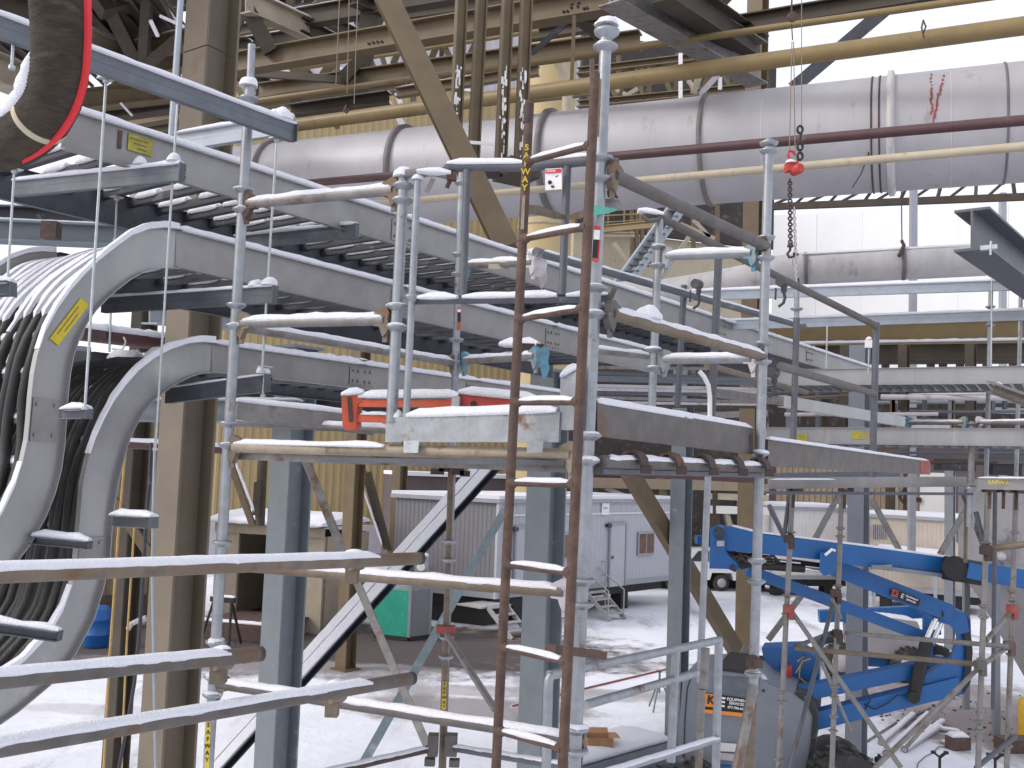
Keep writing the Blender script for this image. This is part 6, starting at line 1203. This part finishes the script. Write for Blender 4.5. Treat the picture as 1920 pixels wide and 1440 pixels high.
part(hd2, 'rim_panel', MB().prism([P(x, y, 13.585) for x, y in ((1342, 1268), (1425, 1272), (1420, 1305), (1340, 1298))], dv_ * -.01), 'strut')
dc = part(hd2, 'decal', MB().prism([P(x, y, 13.57) for x, y in ((1322, 1299), (1411, 1311), (1404, 1338), (1320, 1330))], dv_ * -.004), 'black')
part(dc, 'orange_field', MB().prism([P(x, y, 13.56) for x, y in ((1322.5, 1300), (1345, 1302.5), (1344, 1326.5), (1321, 1324.5))], dv_ * -.003), 'orange'); part(dc, 'orange_stripe', MB().prism([P(x, y, 13.56) for x, y in ((1320.5, 1330), (1404, 1338), (1402.5, 1345), (1320, 1337))], dv_ * -.003), 'orange')
rt = P(1411, 1311, 13.5) - P(1322, 1299, 13.5)
for tx, px, py, sz, mt in (('K', 1333, 1313, .15, 'black'), ('E', 1353.5, 1317, .17, 'white_plate'), ('EQUIPMENT', 1383, 1313, .052, 'white_plate'), ('SERVICES', 1381, 1320, .048, 'white_plate'), ('877-706-6637', 1382, 1328, .044, 'white_plate')):
    text(dc, tx, P(px, py, 13.545), rt, Z, sz, mt, bold=.0012 if len(tx) > 1 else .005)
part(hd2, 'label', MB().prism([P(x, y, 13.57) for x, y in ((1347, 1392), (1386, 1395), (1385, 1410), (1346, 1408))], dv_ * -.004), 'trailer_white'); part(hd2, 'label', MB().prism([P(x, y, 13.57) for x, y in ((1346, 1411), (1380, 1414), (1379, 1427), (1345, 1424))], dv_ * -.004), 'conduit')
part(hd2, 'lower_valance', MB().prism([P(x, y, 13.55) for x, y in ((1255, 1436), (1370, 1436), (1375, 1462), (1250, 1462))], dv_ * .5), 'lift_blue')
part(hd2, 'lock', MB().lathe(P(1432, 1295, 13.58), -dv_, [(.018, 0), (.018, .01), (.01, .012)], 10), 'black')
plate('turret_box', [(1428, 1215), (1500, 1212), (1536, 1238), (1536, 1290), (1440, 1290)], 14.6, .5, 'lift_blue')
part(bl, 'light', MB().cub(P(1477, 1258, 14.5), Vec((.05, 0, 0)), Vec((0, .04, 0)), Z * .08), 'red'); part(bl, 'wiring', MB().path([P(1495, 1240, 14.4), P(1510, 1228, 14.4), P(1500, 1250, 14.4), P(1498, 1270, 14.4), P(1510, 1280, 14.4)], .012, 5).path([P(1492, 1262, 14.4), P(1505, 1240, 14.4), P(1520, 1235, 14.4)], .01, 5), 'rope')
# lower arms and upright link
sect('lower_arm', 1468, 1306, 14.1, 1728, 1252, 14.1, .19, .2); sect('lower_arm', 1522, 1350, 14.0, 1795, 1283, 14.0, .23, .2)
plate('link', [(1690, 1300), (1740, 1262), (1783, 1235), (1795, 1200), (1788, 1160), (1820, 1160), (1822, 1240), (1812, 1290), (1790, 1306), (1720, 1318)], 13.95, .22, 'lift_blue'); plate('link_bumper', [(1801, 1152), (1811, 1150), (1818, 1165), (1824, 1220), (1820, 1280), (1808, 1300), (1794, 1306), (1786, 1300), (1806, 1280), (1812, 1220)], 13.9, .22, 'black')
part(bl, 'arm_cable', MB().path([P(1620, 1320, 13.85), P(1640, 1330, 13.85), P(1665, 1318, 13.85), P(1682, 1303, 13.85), P(1698, 1304, 13.85)], .01, 5).path([P(1625, 1296, 13.85), P(1632, 1312, 13.85), P(1622, 1330, 13.9)], .008, 5), 'black')
cy = part(bl, 'lift_cylinder', MB().tube(P(1713, 1305, 13.9), P(1739, 1195, 13.9), .085, 14), 'black'); part(cy, 'rod', MB().tube(P(1736, 1200, 13.88), P(1758, 1152, 13.88), .035, 10), 'chrome'); part(cy, 'rod', MB().tube(P(1748, 1205, 13.95), P(1769, 1160, 13.95), .03, 10), 'chrome'); part(cy, 'pin', MB().lathe(P(1759, 1150, 13.85), dv_, [(.07, -.05), (.07, .3)], 14).lathe(P(1713, 1306, 13.85), dv_, [(.08, -.08), (.08, .3)], 14), 'black')
sect('middle_arm', 1400, 1068, 14.2, 1750, 1200, 14.2, .155, .2); sect('middle_arm', 1568, 1066, 13.9, 1780, 1149, 13.9, .23, .22)
plate('arm_knuckle', [(1722, 1124), (1745, 1128), (1790, 1142), (1812, 1152), (1818, 1185), (1796, 1190), (1780, 1172), (1745, 1162), (1726, 1150)], 13.86, .25, 'lift_blue')
d2_ = thing('lift_decal', 'orange and black hire company decal on the middle boom arm', 'decal', P(1697, 1121, 13.7)) if 0 else None
mdc = part(bl, 'arm_decal', MB().prism([P(x, y, 13.74) for x, y in ((1674, 1103), (1726, 1124), (1722, 1138), (1671, 1117))], dv_ * -.004), 'black'); part(mdc, 'orange_field', MB().prism([P(x, y, 13.735) for x, y in ((1674, 1104), (1685, 1108), (1683, 1121), (1671, 1117))], dv_ * -.003), 'red_orange')
rt2 = P(1726, 1124, 13.7) - P(1674, 1103, 13.7)
upd = Z
for tx, px, py, sz, mt in (('K', 1679, 1113, .1, 'black'), ('E', 1692, 1118, .12, 'white_plate'), ('EQUIPMENT', 1710, 1121.5, .045, 'white_plate'), ('SERVICES', 1708, 1127, .045, 'white_plate')): text(mdc, tx, P(px, py, 13.72), rt2, Z, sz * .72, mt, bold=.001)
# main boom
tbm = plate('main_boom', [(1356, 988), (1372, 987), (1420, 999), (1440, 1003), (1620, 1024), (1785, 1047), (1782, 1081), (1600, 1060), (1540, 1050), (1362, 1032)], 13.5, .26, 'lift_blue')
part(tbm, 'top_frost', MB().strip([P(x, y, 13.5) for x, y in ((1372, 987), (1420, 999), (1620, 1024), (1785, 1047))], [P(x, y, 13.5) + dv_ * .26 for x, y in ((1372, 987), (1420, 999), (1620, 1024), (1785, 1047))], Z * .012), 'snow')
plate('boom_end_plate', [(1332, 990), (1342, 986), (1357, 990), (1361, 1000), (1360, 1034), (1368, 1044), (1382, 1057), (1384, 1066), (1379, 1073), (1365, 1067), (1330, 1066)], 13.4, .45, 'lift_blue')
part(bl, 'pivot_pin', MB().lathe(P(1350, 1000, 13.38), -dv_, [(.075, 0), (.075, .02), (.05, .03), (.02, .035)], 14).lathe(P(1376, 1065, 13.38), -dv_, [(.04, 0), (.04, .02), (.01, .03)], 12), 'steel_dark'); part(bl, 'serial_plate', MB().prism([P(x, y, 13.38) for x, y in ((1344, 1014), (1358, 1014), (1358, 1024), (1344, 1024))], -dv_ * .004), 'conduit')
part(bl, 'counter_block', MB().cub(P(1319, 1012, 13.9), Vec((.1, 0, 0)), Vec((0, .1, 0)), Z * .055), 'lift_blue')
hh_ = MB()
for i in range(9): a_ = 1366 + i * 8; hh_.path([P(a_ - 4, 1036 + i % 3 * 4, 13.55), P(a_ + 6, 1046 + i % 2 * 6, 13.5), P(a_ + 20, 1042 + i % 4 * 5, 13.55), P(a_ + 34, 1050 + i % 3 * 4, 13.6)], .02, 6)
part(bl, 'hydraulic_hoses', hh_, 'rust_dark'); part(bl, 'hose_tray', MB().prism([P(x, y, 13.6) for x, y in ((1362, 1034), (1440, 1042), (1440, 1056), (1390, 1068), (1372, 1048))], dv_ * .1), 'black')
part(bl, 'boom_cylinder', MB().tube(P(1420, 1060, 13.6), P(1508, 1066, 13.6), .055, 12), 'black'); part(bl, 'cylinder_rod', MB().tube(P(1440, 1050, 13.65), P(1500, 1056, 13.65), .03, 10).tube(P(1505, 1066, 13.6), P(1545, 1070, 13.6), .025, 10), 'chrome')
part(bl, 'boom_shadow_bar', MB().box(P(1480, 1052, 13.75), P(1540, 1060, 13.75), .1, .06), 'black')  # black bar modelled in place of the shadow under the boom
plate('cylinder_bracket', [(1538, 1035), (1570, 1036), (1570, 1062), (1560, 1077), (1544, 1079), (1536, 1070)], 13.38, .4, 'lift_blue'); part(bl, 'handle', MB().path([P(1547, 1041, 13.35), P(1560, 1030, 13.35), P(1566, 1033, 13.35)], .02, 6), 'white_plate')
part(bl, 'boom_collar', MB().tube(P(1770, 1064, 13.4), P(1842, 1076, 13.35), .155, 20).lathe(P(1790, 1066, 13.2), Vec((-.25, -1, 0)), [(.15, 0), (.165, .03), (.13, .05), (.12, .04)], 20), 'black'); part(bl, 'inner_boom', MB().box(P(1835, 1070, 13.5), P(2040, 1108, 13.2), .22, .24), 'lift_blue'); part(bl, 'collar_box', MB().box(P(1812, 1068, 13.15), P(1838, 1074, 13.15), .1, .2), 'lift_blue')
part(bl, 'guide', MB().box(P(1634, 1062, 13.45), P(1775, 1080, 13.45), .05, .05).box(P(1634, 1064, 13.4), P(1672, 1062, 13.4), .04, .05), 'lift_grey')
ax_ = Vec((.25, -1, 0)).normalized()
for px, py, Y in ((1578, 1476, 13.1), (1300, 1500, 13.1)): wheel(bl, P(px, py, Y), ax_, .46, .35, True, 'lift_blue')
wheel(bl, P(1560, 1440, 15.3), ax_, .46, .35); wheel(bl, P(1320, 1460, 15.3), ax_, .46, .35); part(bl, 'chassis', MB().box(P(1310, 1480, 14.2), P(1560, 1462, 14.2), 1.4, .35), 'lift_blue')
# ================================================================= LOOSE THINGS ON THE SNOW, right
i_ = 0
for lb, x1, y1, x2, y2, r, mt in (('snowy conduit pipe with a dark open end, leftmost of the pile', 1652, 1392, 1712, 1340, .055, 'conduit'), ('longest snowy conduit pipe in the pile on the ground', 1660, 1412, 1740, 1338, .05, 'conduit'), ('front snowy conduit pipe with a dark mouth in the pile', 1696, 1405, 1762, 1362, .06, 'conduit'),
                                  ('short snowy pipe behind the front one in the pile', 1735, 1376, 1768, 1352, .055, 'conduit'), ('thin bare rod at the left of the pipe pile', 1622, 1392, 1680, 1355, .02, 'galv_dull'), ('bare grey rod lying above the pipe pile', 1695, 1350, 1740, 1330, .025, 'galv_dark'), ('short pipe offcut at the right end of the pile', 1766, 1390, 1790, 1398, .035, 'conduit'), ('snowy pipe running behind the pile', 1735, 1362, 1800, 1372, .045, 'conduit')):
    p, q = PZ(x1, y1, r), PZ(x2, y2, r); o_ = solo('loose_pipe', lb, 'pipe', MB().tube(p, q, r, 14), mt, 'pipes lying in the pile on the snow')
    part(o_, 'dark_mouth', MB().lathe(p, p - q, [(r, -.01), (r * 1.01, .003), (r * .85, .004), (r * .8, -.05), (.001, -.051)], 14), 'black')
    if r > .03: tsnow(o_, p, q, r, .03, step=.08, lump=.7)
bx_ = PZ(1796, 1392, .12); o_ = solo('timber_block', 'brown timber block under snow beside the pipe pile', 'timber', MB().cub(bx_, Vec((.17, .05, 0)), Vec((-.04, .12, 0)), Z * .11), 'wood'); part(o_, 'snow', MB().snow(bx_ - Vec((.16, 0, -.11)), bx_ + Vec((.16, .05, .11)), .26, .08), 'snow')
bx_ = PZ(1905, 1395, .12); solo('timber_block', 'rusty brown block on the dirty ground at the right edge', 'timber', MB().cub(bx_, Vec((.3, .05, 0)), Vec((-.04, .2, 0)), Z * .11), 'wood')
def jack(lb, px, py):
    o = PZ(px, py, .55); t = thing('screw_jack', lb, 'jack', flat(o), 'black screw jacks standing in the snow')
    part(t, 'stem', MB().tube(flat(o) + Z * .01, o, .022, 10), 'black'); part(t, 'head', MB().box(o, o + Vec((-.09, 0, .07)), .05, .03).box(o, o + Vec((.09, 0, .07)), .05, .03).cub(o + Vec((-.1, 0, .075)), Vec((.03, 0, 0)), Vec((0, .03, 0)), Z * .02).cub(o + Vec((.1, 0, .075)), Vec((.03, 0, 0)), Vec((0, .03, 0)), Z * .02), 'black'); part(t, 'nut', MB().cub(o - Z * .2, Vec((.05, 0, 0)), Vec((0, .04, 0)), Z * .02), 'black'); part(t, 'foot', MB().cub(flat(o) + Z * .01, Vec((.07, 0, 0)), Vec((0, .07, 0)), Z * .008), 'black')
jack('black Y headed screw jack standing in the snow below the pipe pile', 1762, 1420); jack('black Y headed screw jack nearest the right scaffold legs', 1866, 1424)
o_ = PZ(1648, 1424, .05); solo('pipe_fitting', 'small black fitting lying on the snow by the pipe pile', 'fitting', MB().lathe(o_, Vec((1, .4, .1)), [(.04, -.06), (.06, -.05), (.06, .05), (.04, .06)], 10).cub(o_ + Vec((0, 0, .06)), Vec((.02, 0, 0)), Vec((0, .02, 0)), Z * .03), 'black')
solo('ground_wire', 'thin dark wire snaking over the snow near the screw jack', 'wire', MB().path([PZ(x, y, .02) for x, y in ((1718, 1445), (1722, 1430), (1735, 1418), (1748, 1412), (1760, 1400), (1790, 1402))], .008, 5), 'black')
db_ = random.Random(5); m = MB()
for k in range(160):
    px, py = db_.choice(((1840, 1320), (1900, 1360), (1690, 1330), (470, 1215), (620, 1190))); p = PZ(px + db_.uniform(-90, 90), py + db_.uniform(-22, 30), .02); s_ = db_.uniform(.008, .028); m.cub(p, Vec((s_, s_ * .3, 0)), Vec((-s_ * .3, s_ * .7, 0)), Z * s_ * .5)
o_ = part(None, 'rubble', m, 'wood'); o_['kind'] = 'stuff'
# ================================================================= ROPES, CABLES AND CONDUIT at left
solo('rope', 'orange brown rope hanging left of the tan column, nearest the riser', 'rope', MB().path([P(236, 840, 7.5), P(228, 930, 7.5), P(221, 1010, 7.5), P(213, 1130, 7.5), P(205, 1240, 7.5), P(194, 1450, 7.5)], .0095, 6), 'rope'); solo('rope', 'second orange brown rope hanging right of the first one', 'rope', MB().path([P(252, 985, 7.8), P(246, 1080, 7.8), P(238, 1200, 7.8), P(232, 1330, 7.8), P(228, 1450, 7.8)], .008, 6), 'rope')
solo('power_lead', 'blue black cable hanging down beside the tan column', 'cable', MB().path([P(284, 830, 7.4), P(281, 900, 7.4), P(275, 960, 7.4), P(268, 1080, 7.4), P(262, 1180, 7.4), P(252, 1280, 7.4), P(240, 1350, 7.4), P(221, 1450, 7.4)], .0135, 7), 'steel_dark')
solo('conduit', 'thin pale vertical conduit in front of the thick tan column', 'conduit', MB().tube(P(341, -30, 8.1), P(321, 254, 8.1), .026, 10), 'strut_light')
solo('conduit', 'thin light tube standing along the left edge of the tan column', 'conduit', MB().path([P(291, 830, 7.9), P(287, 960, 7.9), P(286, 1080, 7.9), P(289, 1290, 7.9), P(292, 1450, 7.9)], .012, 8), 'strut_light')
o_ = thing('kinked_tube', 'short bent grey tube sticking out behind the hanging ropes', 'tube', P(262, 1175, 12)); part(o_, 'tube', MB().path([P(240, 1180, 12), P(246, 1170, 12), P(258, 1164, 12), P(274, 1158, 12)], .03, 8), 'conduit')
solo('brace', 'thin brown angle brace between the riser and the tan column', 'brace', MB().box(P(210, 935, 9), P(288, 1050, 9), .09, .03, Vec((0, 1, .2))), 'tan_steel')
# old wire around the column
solo('wire', 'thin dark wire tied around the thick tan column', 'wire', MB().path([P(345, 98, 8.42), P(389, 84, 8.28), P(437, 107, 8.42)], .006, 5), 'black')
print('OBJECTS', len(bpy.data.objects), 'TRIS', sum(len(o.data.polygons) * 2 for o in bpy.data.objects if o.type == 'MESH'))
